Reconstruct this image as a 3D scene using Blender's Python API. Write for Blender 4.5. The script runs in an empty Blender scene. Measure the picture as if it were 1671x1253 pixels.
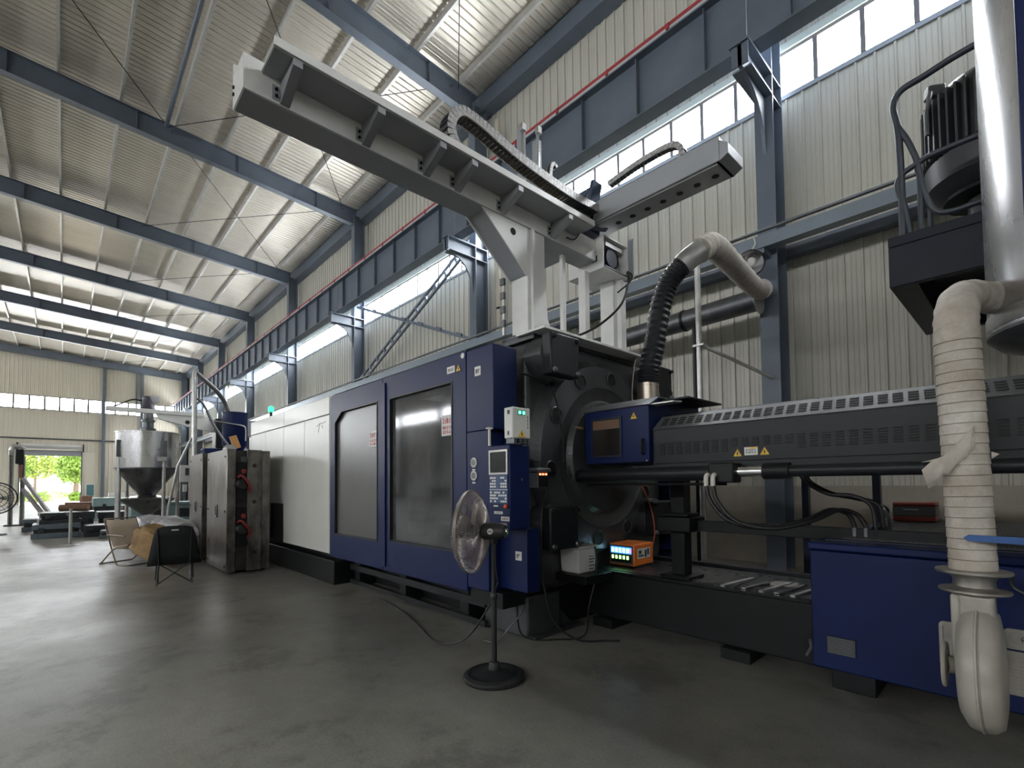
import bpy, bmesh, math, random
from mathutils import Vector, Matrix, Euler
random.seed(7)
SC = bpy.context.scene
COL = SC.collection
PI = math.pi
R = math.radians

# ------------------------------------------------------------------ camera
FPX, PPX, PPY, EYE = 790.0, 835.5, 760.0, 1.5
YAW, PITCH, ROLL = 0.746, 0.0355, 0.010
_f0 = Vector((-math.cos(YAW), math.sin(YAW), 0)); _r0 = Vector((math.sin(YAW), math.cos(YAW), 0)); _u0 = Vector((0, 0, 1))
_f = math.cos(PITCH) * _f0 + math.sin(PITCH) * _u0
_u1 = -math.sin(PITCH) * _f0 + math.cos(PITCH) * _u0
_r = math.cos(ROLL) * _r0 - math.sin(ROLL) * _u1
_u = math.sin(ROLL) * _r0 + math.cos(ROLL) * _u1
cam_d = bpy.data.cameras.new('camera')
cam = bpy.data.objects.new('camera', cam_d); COL.objects.link(cam)
cam_d.sensor_fit = 'HORIZONTAL'; cam_d.sensor_width = 36.0
cam_d.lens = FPX / 1671.0 * 36.0
cam_d.shift_x = (835.5 - PPX) / 1671.0
cam_d.shift_y = (PPY - 626.5) / 1671.0
cam_d.clip_start = 0.05; cam_d.clip_end = 400
m = Matrix((( _r.x, _u.x, -_f.x, 0), (_r.y, _u.y, -_f.y, 0), (_r.z, _u.z, -_f.z, EYE), (0, 0, 0, 1)))
cam.matrix_world = m
SC.camera = cam

# ------------------------------------------------------------------ world, sun, exposure
W = bpy.data.worlds.new('world'); SC.world = W; W.use_nodes = True
W.node_tree.nodes['Background'].inputs[0].default_value = (0.86, 0.93, 1.0, 1)
W.node_tree.nodes['Background'].inputs[1].default_value = 4.0
sun_d = bpy.data.lights.new('sun', 'SUN'); sun_d.energy = 12.0; sun_d.angle = 0.02; sun_d.color = (1, .95, .86)
sun = bpy.data.objects.new('sun', sun_d); COL.objects.link(sun)
sun.location = (-70, -20, 40); sun.rotation_euler = (R(38), 0, R(-165))
PANE_LIGHT = 29.0        # daylight coming through the glazed strips
SC.view_settings.view_transform = 'Standard'
SC.view_settings.look = 'None'
SC.view_settings.exposure = 0.55
SC.view_settings.gamma = 1.0
SC.view_settings.use_curve_mapping = False

# ------------------------------------------------------------------ materials
MATS = {}
def mat(name, col, rough=.5, metal=0., var=0., scale=3., bump=0., bscale=40., rvar=0., spec=.5, coat=0., col2=None, thr=None, stretch=None, alpha=1.0):
    """principled material; var mixes in a noise-driven second tone, bump adds fine relief"""
    if name in MATS: return MATS[name]
    M = bpy.data.materials.new(name); M.use_nodes = True
    N = M.node_tree.nodes; L = M.node_tree.links; b = N['Principled BSDF']
    c = (*col, 1)
    b.inputs['Base Color'].default_value = c; b.inputs['Roughness'].default_value = rough
    b.inputs['Metallic'].default_value = metal; b.inputs['Specular IOR Level'].default_value = spec
    b.inputs['Coat Weight'].default_value = coat
    b.inputs['Alpha'].default_value = alpha
    tc = None
    if var or bump or rvar:
        tc = N.new('ShaderNodeTexCoord'); src = tc.outputs['Object']
        if stretch:
            mp = N.new('ShaderNodeMapping'); mp.inputs['Scale'].default_value = stretch
            L.new(src, mp.inputs[0]); src = mp.outputs[0]
    if var or rvar:
        n = N.new('ShaderNodeTexNoise'); n.inputs['Scale'].default_value = scale; n.inputs['Detail'].default_value = 7; n.inputs['Roughness'].default_value = .62
        L.new(src, n.inputs['Vector'])
        r = N.new('ShaderNodeValToRGB')
        lo, hi = thr or (.35, .68)
        r.color_ramp.elements[0].position = lo; r.color_ramp.elements[1].position = hi
        L.new(n.outputs['Fac'], r.inputs[0])
        if var:
            if col2 is None: col2 = tuple(x * (1 - var) for x in col)
            mx = N.new('ShaderNodeMix'); mx.data_type = 'RGBA'
            mx.inputs['A'].default_value = (*col2, 1); mx.inputs['B'].default_value = c
            L.new(r.outputs[0], mx.inputs['Factor']); L.new(mx.outputs['Result'], b.inputs['Base Color'])
        if rvar:
            mr = N.new('ShaderNodeMapRange'); mr.inputs['To Min'].default_value = max(.02, rough - rvar); mr.inputs['To Max'].default_value = min(1, rough + rvar)
            L.new(n.outputs['Fac'], mr.inputs['Value']); L.new(mr.outputs[0], b.inputs['Roughness'])
    if bump:
        n2 = N.new('ShaderNodeTexNoise'); n2.inputs['Scale'].default_value = bscale; n2.inputs['Detail'].default_value = 4
        L.new(src, n2.inputs['Vector'])
        bp = N.new('ShaderNodeBump'); bp.inputs['Strength'].default_value = bump; bp.inputs['Distance'].default_value = .02
        L.new(n2.outputs['Fac'], bp.inputs['Height']); L.new(bp.outputs[0], b.inputs['Normal'])
    MATS[name] = M; return M
def emit(name, col, s):
    if name in MATS: return MATS[name]
    M = bpy.data.materials.new(name); M.use_nodes = True
    N = M.node_tree.nodes; b = N['Principled BSDF']
    b.inputs['Base Color'].default_value = (*[x * .5 for x in col], 1)
    b.inputs['Emission Color'].default_value = (*col, 1); b.inputs['Emission Strength'].default_value = s
    MATS[name] = M; return M

# ------------------------------------------------------------------ mesh builder
WL = {}    # world location of every built object
class B:
    def __init__(s, M=None): s.v = []; s.f = []; s.M = M
    def add(s, vs, fs):
        o = len(s.v)
        for p in vs:
            p = Vector(p)
            s.v.append(tuple(s.M @ p) if s.M else tuple(p))
        s.f += [tuple(i + o for i in f) for f in fs]
        return s
    def box(s, x0, x1, y0, y1, z0, z1):
        return s.add([(x0,y0,z0),(x1,y0,z0),(x1,y1,z0),(x0,y1,z0),(x0,y0,z1),(x1,y0,z1),(x1,y1,z1),(x0,y1,z1)],
              [(3,2,1,0),(4,5,6,7),(0,1,5,4),(1,2,6,5),(2,3,7,6),(3,0,4,7)])
    def hexa(s, a, b): # a: 4 bottom pts, b: 4 top pts (counter-clockwise)
        return s.add(list(a) + list(b), [(3,2,1,0),(4,5,6,7),(0,1,5,4),(1,2,6,5),(2,3,7,6),(3,0,4,7)])
    def obox(s, c, size, rot=(0,0,0)):
        Mx = Matrix.Translation(c) @ Euler(rot).to_matrix().to_4x4()
        h = [x / 2 for x in size]
        vs = [Mx @ Vector((sx*h[0], sy*h[1], sz*h[2])) for sz in (-1,1) for sx, sy in ((-1,-1),(1,-1),(1,1),(-1,1))]
        return s.add(vs, [(3,2,1,0),(4,5,6,7),(0,1,5,4),(1,2,6,5),(2,3,7,6),(3,0,4,7)])
    def prism(s, poly, axis, a, b):
        """poly in the two other axes (x: (y,z); y: (x,z); z: (x,y)), extruded from a to b"""
        n = len(poly)
        def P(t, q):
            return (t, q[0], q[1]) if axis == 'x' else (q[0], t, q[1]) if axis == 'y' else (q[0], q[1], t)
        vs = [P(a, q) for q in poly] + [P(b, q) for q in poly]
        return s.add(vs, [tuple(range(n))[::-1], tuple(range(n, 2*n))] + [(i, (i+1) % n, n + (i+1) % n, n + i) for i in range(n)])
    def ring(s, outer, inner, axis, a, b):
        """frame with a hole; outer and inner have the same count"""
        n = len(outer)
        def P(t, q):
            return (t, q[0], q[1]) if axis == 'x' else (q[0], t, q[1]) if axis == 'y' else (q[0], q[1], t)
        vs = [P(a, q) for q in outer] + [P(a, q) for q in inner] + [P(b, q) for q in outer] + [P(b, q) for q in inner]
        fs = []
        for i in range(n):
            j = (i + 1) % n
            fs += [(i, j, n+j, n+i), (2*n+i, 3*n+i, 3*n+j, 2*n+j), (i, 2*n+i, 2*n+j, j), (n+i, n+j, 3*n+j, 3*n+i)]
        return s.add(vs, fs)
    def cyl(s, p0, p1, r0, r1=None, n=16, caps=True):
        r1 = r0 if r1 is None else r1
        p0 = Vector(p0); p1 = Vector(p1); d = (p1 - p0).normalized()
        a = d.orthogonal().normalized(); b = d.cross(a)
        vs = []
        for p, r in ((p0, r0), (p1, r1)):
            for i in range(n):
                t = 2*PI*i/n; vs.append(p + (a*math.cos(t) + b*math.sin(t))*r)
        fs = [(i, (i+1) % n, n + (i+1) % n, n + i) for i in range(n)]
        if caps: fs += [tuple(range(n))[::-1], tuple(range(n, 2*n))]
        return s.add(vs, fs)
    def lathe(s, prof, o, ax=(0,0,1), n=32, ref=None, a0=0., a1=None, caps=True):
        """prof: (radius, distance along axis)"""
        o = Vector(o); d = Vector(ax).normalized()
        a = Vector(ref).normalized() if ref else d.orthogonal().normalized(); b = d.cross(a)
        full = a1 is None; k = n if full else n + 1
        vs = []
        for r, h in prof:
            for i in range(k):
                t = a0 + (2*PI if full else a1 - a0)*i/n
                vs.append(o + d*h + (a*math.cos(t) + b*math.sin(t))*r)
        fs = []
        for j in range(len(prof) - 1):
            for i in range(n if full else n):
                i2 = (i+1) % k
                fs.append((j*k+i, j*k+i2, (j+1)*k+i2, (j+1)*k+i))
        if full and caps:
            if prof[0][0] > 1e-6: fs.append(tuple(range(k))[::-1])
            if prof[-1][0] > 1e-6: fs.append(tuple(range((len(prof)-1)*k, len(prof)*k)))
        return s.add(vs, fs)
    def tube(s, pts, r, n=10, smooth=0, closed=False):
        pts = [Vector(p) for p in pts]
        if smooth: pts = spline(pts, smooth, closed)
        rr = r if isinstance(r, (list, tuple)) else [r]*len(pts)
        if len(rr) != len(pts): rr = [rr[int(i*(len(rr)-1)/(len(pts)-1))] for i in range(len(pts))]
        m = len(pts); vs = []; prev = None
        for i, p in enumerate(pts):
            q0 = pts[i-1] if (i or closed) else p; q1 = pts[(i+1) % m] if (i < m-1 or closed) else p
            d = (q1 - q0).normalized()
            if prev is None: a = d.orthogonal().normalized()
            else:
                a = (prev - d*prev.dot(d))
                a = a.normalized() if a.length > 1e-6 else d.orthogonal().normalized()
            prev = a; b = d.cross(a)
            for k in range(n):
                t = 2*PI*k/n; vs.append(p + (a*math.cos(t) + b*math.sin(t))*rr[i])
        fs = []
        for i in range(m if closed else m-1):
            j = (i+1) % m
            fs += [(i*n+k, i*n+(k+1) % n, j*n+(k+1) % n, j*n+k) for k in range(n)]
        if not closed: fs += [tuple(range(n))[::-1], tuple(range((m-1)*n, m*n))]
        return s.add(vs, fs)
    def beam(s, p0, p1, up, prof):
        """profile polygon (side, up) swept from p0 to p1"""
        p0 = Vector(p0); p1 = Vector(p1); d = (p1-p0).normalized(); side = d.cross(Vector(up)).normalized(); u = side.cross(d)
        n = len(prof)
        vs = [p0 + side*a + u*b for a, b in prof] + [p1 + side*a + u*b for a, b in prof]
        return s.add(vs, [tuple(range(n)), tuple(range(n, 2*n))[::-1]] + [(i, n+i, n+(i+1) % n, (i+1) % n) for i in range(n)])
    def build(s, name, mt, parent=None, bevel=0., seg=2, smooth=True, ang=38, kind=None, label=None, cat=None, group=None, fixn=False):
        if parent is not None and parent.name in WL: base = WL[parent.name]
        else: base = Vector((0,0,0))
        xs = [v[0] for v in s.v]; ys = [v[1] for v in s.v]; zs = [v[2] for v in s.v]
        o = Vector(((min(xs)+max(xs))/2, (min(ys)+max(ys))/2, min(zs)))
        me = bpy.data.meshes.new(name)
        me.from_pydata([(v[0]-o.x, v[1]-o.y, v[2]-o.z) for v in s.v], [], s.f)
        bm = bmesh.new(); bm.from_mesh(me)
        bmesh.ops.recalc_face_normals(bm, faces=bm.faces[:]); bm.to_mesh(me); bm.free()
        if smooth:
            me.polygons.foreach_set('use_smooth', [True]*len(me.polygons))
            me.set_sharp_from_angle(angle=R(ang))
        me.materials.append(mt)
        ob = bpy.data.objects.new(name, me); COL.objects.link(ob)
        if parent is not None: ob.parent = parent
        ob.location = o - base; WL[ob.name] = o
        if bevel:
            md = ob.modifiers.new('bevel', 'BEVEL'); md.width = bevel; md.segments = seg; md.limit_method = 'ANGLE'; md.angle_limit = R(40)
            md.harden_normals = False
        if kind: ob['kind'] = kind
        if label: ob['label'] = label
        if cat: ob['category'] = cat
        if group: ob['group'] = group
        return ob
def spline(pts, k, closed=False):
    out = []; n = len(pts)
    for i in range(n if closed else n-1):
        p1 = pts[i]; p2 = pts[(i+1) % n]
        p0 = pts[i-1] if (i or closed) else p1 + (p1-p2); p3 = pts[(i+2) % n] if (i+2 < n or closed) else p2 + (p2-p1)
        for j in range(k):
            t = j/k
            out.append(.5*((2*p1) + (p2-p0)*t + (2*p0-5*p1+4*p2-p3)*t*t + (3*p1-p0-3*p2+p3)*t**3))
    if not closed: out.append(pts[-1])
    return out
def thing(name, label, cat, loc=(0,0,0), group=None, kind=None):
    o = bpy.data.objects.new(name, None); COL.objects.link(o)
    o.location = loc; o['label'] = label; o['category'] = cat; o.empty_display_size = .1
    if group: o['group'] = group
    if kind: o['kind'] = kind
    WL[o.name] = Vector(loc); return o
def struct(name, loc=(0,0,0)):
    o = bpy.data.objects.new(name, None); COL.objects.link(o); o.location = loc; o['kind'] = 'structure'; o.empty_display_size = .1
    WL[o.name] = Vector(loc); return o
def copy(o, loc, parent=None):
    """copy of one built mesh at a world location (its own origin)"""
    c = o.copy(); COL.objects.link(c)
    base = WL[parent.name] if parent is not None and parent.name in WL else Vector((0,0,0))
    c.parent = parent; c.location = Vector(loc) - base; WL[c.name] = Vector(loc); return c
def shift(o, d, parent=None):
    return copy(o, WL[o.name] + Vector(d), parent if parent is not None else o.parent)
def copy_tree(o, loc, label=None, rot=None):
    c = o.copy(); COL.objects.link(c); c.location = loc; WL[c.name] = Vector(loc)
    if label: c['label'] = label
    if rot is not None: c.rotation_euler = rot
    for ch in o.children:
        d = ch.copy(); COL.objects.link(d); d.parent = c
        for g in ch.children:
            e = g.copy(); COL.objects.link(e); e.parent = d
    return c
def ipoly(w, h, tf, tw):
    a = w/2; b = h/2; t = tw/2
    return [(-a,-b),(a,-b),(a,-b+tf),(t,-b+tf),(t,b-tf),(a,b-tf),(a,b),(-a,b),(-a,b-tf),(-t,b-tf),(-t,-b+tf),(-a,-b+tf)]
def marks(b, x0, x1, z0, z1, y, rows, cols, seed, d=.0012):
    """illegible print: short strokes in rows, on a face that looks towards -Y"""
    rnd = random.Random(seed); cw = (x1-x0)/cols; rh = (z1-z0)/rows
    for r in range(rows):
        for c in range(cols):
            cx = x0 + c*cw; cz = z0 + r*rh
            for k in range(4):
                if rnd.random() < .5: b.box(cx+cw*.12, cx+cw*.85, y-d, y, cz+rh*(.15+.2*k), cz+rh*(.15+.2*k)+rh*.1)
                else: b.box(cx+cw*(.12+.2*k), cx+cw*(.12+.2*k)+cw*.12, y-d, y, cz+rh*.12, cz+rh*.85)
    return b
# ------------------------------------------------------------------ shared materials
m_steel = mat('painted_steel', (.135,.165,.21), .42, .0, var=.2, scale=1.2, spec=.5)
m_clad = mat('cream_cladding', (.55,.535,.465), .42, 0, var=.10, scale=.8, spec=.45, stretch=(1,1,.15))
m_clad2 = mat('cream_cladding_end_lit', (.66,.62,.52), .5, 0, var=.08, scale=.6, stretch=(1,1,.15))  # lighter, warmer cladding copy; the end wall's stronger light is in the colour
m_roof = mat('roof_sheet', (.74,.69,.60), .31, .45, var=.14, scale=.5, stretch=(1,.15,1))
m_galv = mat('galvanised', (.56,.56,.54), .38, .7, var=.3, scale=6, rvar=.1)
m_galvd = mat('galvanised_dull', (.17,.18,.19), .42, .8, var=.35, scale=5, rvar=.12)
m_plinth = mat('rendered_plinth', (.42,.38,.32), .8, 0, var=.2, scale=2, bump=.15)
m_red = mat('red_paint', (.36,.035,.04), .4)
m_white = mat('white_paint', (.72,.71,.68), .42, 0, var=.12, scale=4)
m_frame = mat('window_frame', (.22,.20,.20), .45, .3)
m_pane = emit('daylit_pane', (.93,.97,1.0), PANE_LIGHT)
m_black = mat('black_paint', (.008,.009,.010), .45, 0, var=.3, scale=5, spec=.3)
m_rubber = mat('black_rubber', (.012,.012,.013), .5)
m_chrome = mat('chrome', (.75,.75,.76), .16, 1.)
m_bolt = mat('bolt_steel', (.35,.35,.36), .3, .9)

# floor: worn power-floated concrete
def floor_mat():
    M = bpy.data.materials.new('concrete_floor'); M.use_nodes = True
    N = M.node_tree.nodes; L = M.node_tree.links; b = N['Principled BSDF']
    tc = N.new('ShaderNodeTexCoord')
    def noise(sc, det, rg=.6, st=None):
        n = N.new('ShaderNodeTexNoise'); n.inputs['Scale'].default_value = sc; n.inputs['Detail'].default_value = det; n.inputs['Roughness'].default_value = rg
        if st:
            mp = N.new('ShaderNodeMapping'); mp.inputs['Scale'].default_value = st; L.new(tc.outputs['Object'], mp.inputs[0]); L.new(mp.outputs[0], n.inputs['Vector'])
        else: L.new(tc.outputs['Object'], n.inputs['Vector'])
        return n
    def ramp(n, a, ca, bb, cb):
        r = N.new('ShaderNodeValToRGB'); e = r.color_ramp.elements
        e[0].position = a; e[0].color = (*ca, 1); e[1].position = bb; e[1].color = (*cb, 1); L.new(n.outputs['Fac'], r.inputs[0]); return r
    def mul(a, c, f=1.):
        mx = N.new('ShaderNodeMix'); mx.data_type = 'RGBA'; mx.blend_type = 'MULTIPLY'; mx.inputs['Factor'].default_value = f
        L.new(a, mx.inputs['A']); L.new(c, mx.inputs['B']); return mx.outputs['Result']
    big = ramp(noise(.35, 6), .32, (.17,.165,.147), .7, (.275,.268,.236))
    mid = ramp(noise(2.2, 8, .7), .35, (.72,.72,.72), .62, (1,1,1))
    fine = ramp(noise(60, 3), .3, (.8,.8,.8), .6, (1.06,1.06,1.06))
    stain = ramp(noise(1.1, 9, .75), .40, (.55,.54,.53), .47, (1,1,1))
    c = mul(big.outputs[0], mid.outputs[0]); c = mul(c, fine.outputs[0]); c = mul(c, stain.outputs[0], .5)
    spk = ramp(noise(150, 1), .755, (0,0,0), .77, (1,1,1))
    mx = N.new('ShaderNodeMix'); mx.data_type = 'RGBA'; mx.inputs['B'].default_value = (.5,.5,.47,1)
    L.new(spk.outputs[0], mx.inputs['Factor']); L.new(c, mx.inputs['A'])
    L.new(mx.outputs['Result'], b.inputs['Base Color'])
    mr = N.new('ShaderNodeMapRange'); mr.inputs['To Min'].default_value = .22; mr.inputs['To Max'].default_value = .55
    nr = noise(.8, 7, .7); L.new(nr.outputs['Fac'], mr.inputs['Value']); L.new(mr.outputs[0], b.inputs['Roughness'])
    bp = N.new('ShaderNodeBump'); bp.inputs['Strength'].default_value = .06; bp.inputs['Distance'].default_value = .02
    L.new(noise(9, 6).outputs['Fac'], bp.inputs['Height']); L.new(bp.outputs[0], b.inputs['Normal'])
    return M
m_floor = floor_mat()

# ------------------------------------------------------------------ the hall
XE, XB = -60.0, 26.0            # end wall, back wall (behind the camera)
YW, YO = 9.45, -24.0            # long wall, opposite wall
BAY = 8.1
COLX = [-2.985 - BAY*k for k in range(-3, 8)]     # column centre lines; the last one stands in the corner
def zr(y): return 12.42 + .066*(8.7 - y)           # underside of the rafters
ZS = .65                                            # rafter depth
def zsheet(y): return zr(y) + ZS + .20
B().box(XE-.2, XB, YO-.2, YW+.2, -.2, 0).build('floor', m_floor, kind='structure')

# long wall: rendered plinth, cladding sheets, glazed strip
SILL, HEAD = 8.40, 9.18
def sheet_profile(pitch, n, rib=.032, wid=.05):
    """trapezoid ribs, (u, out) polyline of one sheet"""
    pr = []
    for i in range(n):
        u = i*pitch
        pr += [(u, 0), (u + .012, rib), (u + wid - .012, rib), (u + wid, 0), (u + wid + (pitch-wid)*.33, 0), (u + wid + (pitch-wid)*.36, .006), (u + wid + (pitch-wid)*.42, 0), (u + wid + (pitch-wid)*.66, 0), (u + wid + (pitch-wid)*.69, .006), (u + wid + (pitch-wid)*.75, 0)]
    pr.append((n*pitch, 0)); return pr
def sheet(name, pr, mapf, a, b, mt, parent):
    vs = [mapf(u, o, a) for u, o in pr] + [mapf(u, o, b) for u, o in pr]
    n = len(pr)
    return B().add(vs, [(i, i+1, n+i+1, n+i) for i in range(n-1)]).build(name, mt, parent, smooth=False)
wall_r = B().box(XE, XB, YW-.03, YW+.2, 0, 1.40).build('wall_right', m_plinth, kind='structure')
PT, NP = .26, 4
pr = sheet_profile(PT, NP)
s_lo = sheet('wall_panel', pr, lambda u, o, z: (XB-1.04+u, YW-o, z), 1.40, SILL, m_clad, wall_r)
s_hi = sheet('wall_panel', pr, lambda u, o, z: (XB-1.04+u, YW-o, z), HEAD, 13.2, m_clad, wall_r)
k = 1
while XB - 1.04*(k+1) > XE - .8:
    shift(s_lo, (-1.04*k, 0, 0)); shift(s_hi, (-1.04*k, 0, 0)); k += 1
win = struct('window_1', (XE, YW, SILL))
B().box(XE, XB, YW-.05, YW+.05, SILL-.05, SILL+.03).build('sill', mat('sill_paint', (.30,.32,.35), .4, .3), win)
B().box(XE, XB, YW-.06, YW+.05, HEAD-.03, HEAD+.03).build('head_rail', m_frame, win)
B().box(XE, XB, YW-.09, YW-.0, HEAD+.03, HEAD+.16).build('flashing', mat('pale_flashing', (.62,.66,.58), .4), win)
mu = B().box(XB-.035, XB+.035, YW-.06, YW+.03, SILL+.03, HEAD-.03).build('mullion', m_frame, win)
pw = .675
pn = B().box(XB-pw+.02, XB-.02, YW+.0, YW+.012, SILL+.03, HEAD-.03).build('pane', m_pane, win)
k = 1
while XB - pw*k > XE + .3:
    shift(mu, (-pw*k, 0, 0)); shift(pn, (-pw*k, 0, 0)); k += 1
B().box(XE, XB, YW-.2, YW-.02, 5.42, 5.62).build('girt', m_steel, wall_r)
B().box(XE, XB, YW-.42, YW-.02, 12.72, 13.25).build('eave_beam', m_steel, wall_r, bevel=.01)

# end wall with doorway and glazed strip
DY0, DY1, DZ = -2.9, 1.08, 4.62
wall_e = struct('wall_end', (XE, 0, 0))
ez0, ez1 = 8.5, 9.65
pre = sheet_profile(.26, 4, .025, .06)
def esheet(y, z0, z1, top=None):
    return sheet('wall_panel', pre, lambda u, o, z: (XE+o, y+u, z), z0, z1, m_clad2, wall_e)
e_up = esheet(YO, ez1, 15.5); e_lo = esheet(YO, 0, ez0); e_door = esheet(YO, DZ+.02, ez0)
k = 0; y = YO
while y < YW - .2:
    if k: shift(e_up, (0, 1.04*k, 0))
    if y + 1.04 > DY0 and y < DY1:
        if k: shift(e_door, (0, 1.04*k, 0))
    elif k: shift(e_lo, (0, 1.04*k, 0))
    k += 1; y = YO + 1.04*k
bpy.data.objects.remove(e_door)
for yy0, yy1 in ((DY1, 2.02), (-3.22, DY0)):
    B().box(XE-.02, XE+.03, yy0, yy1, 0, DZ+.1).build('door_jamb', m_clad2, wall_e)
win2 = struct('window_2', (XE, 0, ez0))
B().box(XE-.03, XE+.05, YO, YW, ez0-.05, ez0+.03).build('sill', m_frame, win2)
B().box(XE-.03, XE+.05, YO, YW, ez1-.03, ez1+.05).build('head_rail', m_frame, win2)
mu = B().box(XE-.02, XE+.06, YO-.04, YO+.10, ez0+.03, ez1-.03).build('mullion', m_frame, win2)
pn = B().box(XE-.012, XE, YO+.05, YO+.98, ez0+.03, ez1-.03).build('pane', m_pane, win2)
k = 1
while YO + .98*(k+1) < YW:
    shift(mu, (0, .98*k, 0)); shift(pn, (0, .98*k, 0)); k += 1
# roller shutter above the doorway
ro = thing('roller_shutter', 'rolled-up grey roller shutter above the bright doorway in the end wall', 'shutter', (XE+.2, -.9, DZ))
B().cyl((XE+.3, DY0-.1, 5.1), (XE+.3, DY1+.1, 5.1), .27, n=20).build('roll', mat('shutter_grey', (.42,.42,.42), .45, .3), ro)
B().box(XE+.08, XE+.12, DY0, DY1, 4.35, 4.95).build('curtain', mat('shutter_grey2', (.34,.35,.37), .45, .3), ro)
for yy in (DY0-.2, DY1+.1): B().box(XE+.05, XE+.6, yy, yy+.08, 4.75, 5.45).build('end_bracket', m_black, ro)
for yy in (DY0-.06, DY1): B().box(XE+.04, XE+.16, yy, yy+.08, 0, 4.8).build('guide_rail', m_galvd, ro)
B().cyl((XE+.15, YO, 5.87), (XE+.15, YW, 5.87), .06, n=10).build('wall_pipe', m_galvd, label='thin grey pipe running across the end wall above the doorway', cat='pipe')

# the sides of the hall that the camera turns its back on: opposite wall and back wall, both with glazed strips and doors
wall_l = B().box(XE, XB, YO-.2, YO, 0, 8.5).build('wall_left', m_clad, kind='structure')
B().box(XE, XB, YO-.2, YO, 9.65, 15.6).build('upper_cladding', m_clad, wall_l)
B().box(XE, XE+.06, 9.2, YW, 0, 13.3).build('corner_trim', m_steel, wall_e)
wl = struct('window_3', (0, YO, 8.5))
k = 0
while XE + 2.4*(k+1) <= XB:
    if k == 0:
        mu = B().box(XE, XE+.08, YO-.06, YO+.06, 8.5, 9.65).build('mullion', m_frame, wl)
        pn = B().box(XE+.08, XE+2.4, YO-.02, YO, 8.5, 9.65).build('pane', emit('daylit_pane_dimmed', (.95,.97,1.0), PANE_LIGHT*.6), wl)  # emission lowered to weaken the light on the machine front
    else: shift(mu, (2.4*k, 0, 0)); shift(pn, (2.4*k, 0, 0))
    k += 1
wall_b = B().box(XB, XB+.2, YO, YW, 0, 15.6).build('wall_back', m_clad, kind='structure')

# columns, corbels, rafters
IP = ipoly(.30, .46, .022, .02)
c0 = None
for i, x in enumerate(COLX):
    b = B().prism([(x + px, 8.97 + py) for px, py in IP], 'z', 0, zr(8.97) + .45)
    c = b.build('steel_column', m_steel, kind='structure')
    # corbel: block on top, haunch below
    cb = B().prism([(8.74, 8.48), (7.78, 8.48), (7.78, 8.10), (8.02, 8.06), (8.25, 7.98), (8.45, 7.84), (8.60, 7.62), (8.70, 7.35), (8.74, 7.1)], 'x', x-.03, x+.03).build('corbel', m_steel, c)
    B().box(x-.15, x+.15, 7.74, 8.74, 8.44, 8.48).build('corbel_top_plate', m_steel, c)
    B().box(x-.15, x+.15, 7.86, 8.74, 8.08, 8.105).build('corbel_flange', m_steel, c)
    B().box(x-.13, x+.13, 7.78, 7.80, 8.10, 8.44).build('corbel_end_plate', m_steel, c)
    for zz in (8.45, 8.09):
        B().box(x-.14, x+.14, 8.76, 9.18, zz-.012, zz+.012).build('stiffener_plate', m_steel, c)
    yo = -23.9
    rf = B().beam((x, 8.86, zr(8.86)+ZS/2), (x, yo, zr(yo)+ZS/2), (0,0,1), ipoly(.24, ZS, .018, .014)).build('rafter', m_steel, kind='structure')
    for yy in (7.2, 4.4, 1.5, -1.4):
        B().prism([(yy, zr(yy)+.02), (yy+.014, zr(yy)+.02), (yy+.014, zr(yy)+ZS-.02), (yy, zr(yy)+ZS-.02)], 'x', x-.11, x+.11).build('rafter_stiffener', m_steel, rf)
for x in COLX[:-1]: B().prism([(x+px, YO+.25+py) for px, py in IP], 'z', 0, zr(YO)+.2).build('steel_column', m_steel, kind='structure')
# roof: corrugated sheets on purlins
ceil = struct('ceiling', (0, 0, 13))
prr = []
for i in range(5):
    u = i*.208; prr += [(u, 0), (u+.02, .035), (u+.055, .035), (u+.075, 0), (u+.13, 0), (u+.14, .008), (u+.155, .008), (u+.165, 0)]
prr.append((1.04, 0))
vs = [(XB-1.04+u, YW+.2, zsheet(YW+.2)+.0+o) for u, o in prr] + [(XB-1.04+u, YO-.2, zsheet(YO-.2)+o) for u, o in prr]
n = len(prr)
rs = B().add(vs, [(i, i+1, n+i+1, n+i) for i in range(n-1)]).build('roof_sheet', m_roof, ceil, smooth=False)
k = 1
while XB - 1.04*k > XE - .3: shift(rs, (-1.04*k, 0, 0)); k += 1
ZP = [(-.035,-.1),(.035,-.1),(.035,-.085),(-.028,-.092),(-.02,-.092),(-.02,.088),(.0,.1),(-.035,.1)]
yp = 8.25
while yp > YO:
    z = zr(yp) + ZS + .10
    B().prism([(yp-.035, z-.1), (yp+.04, z-.1), (yp+.04, z-.075), (yp+.034, z-.075), (yp+.034, z-.094), (yp-.028, z-.094), (yp-.028, z+.1), (yp-.035, z+.1)], 'x', XE, XB).build('purlin', mat('purlin_zinc', (.62,.61,.58), .38, .25, var=.2, scale=2), ceil, smooth=False)
    yp -= 1.43
# tie rods and a strut under the roof
def rod(p, q, r=.012, nm='tie_rod', par=ceil, mt=m_black): return B().cyl(p, q, r, n=6).build(nm, mt, par)
for xa, xb, ya, yb in ((-19.0,-11.0,2.3,-3.4), (-19.0,-11.0,2.3,8.0), (-19.0,-11.0,8.2,2.5), (-27.1,-19.1,2.4,8.3), (-27.1,-19.1,8.3,2.4), (-35.2,-27.2,2.4,8.2), (-43.3,-35.3,2.4,8.2), (-51.4,-43.4,2.4,8.2), (-59.5,-51.5,2.4,8.2), (-11,-3,8.2,2.4), (-11,-3,2.4,8.2)):
    rod((xa, ya, zr(ya)+ZS*.72), (xb, yb, zr(yb)+ZS*.72))
B().cyl((-18.98, 2.25, zr(2.25)+.45), (-10.98, 2.25, zr(2.25)+.45), .06, n=12).build('roof_strut', m_steel, ceil)

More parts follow.
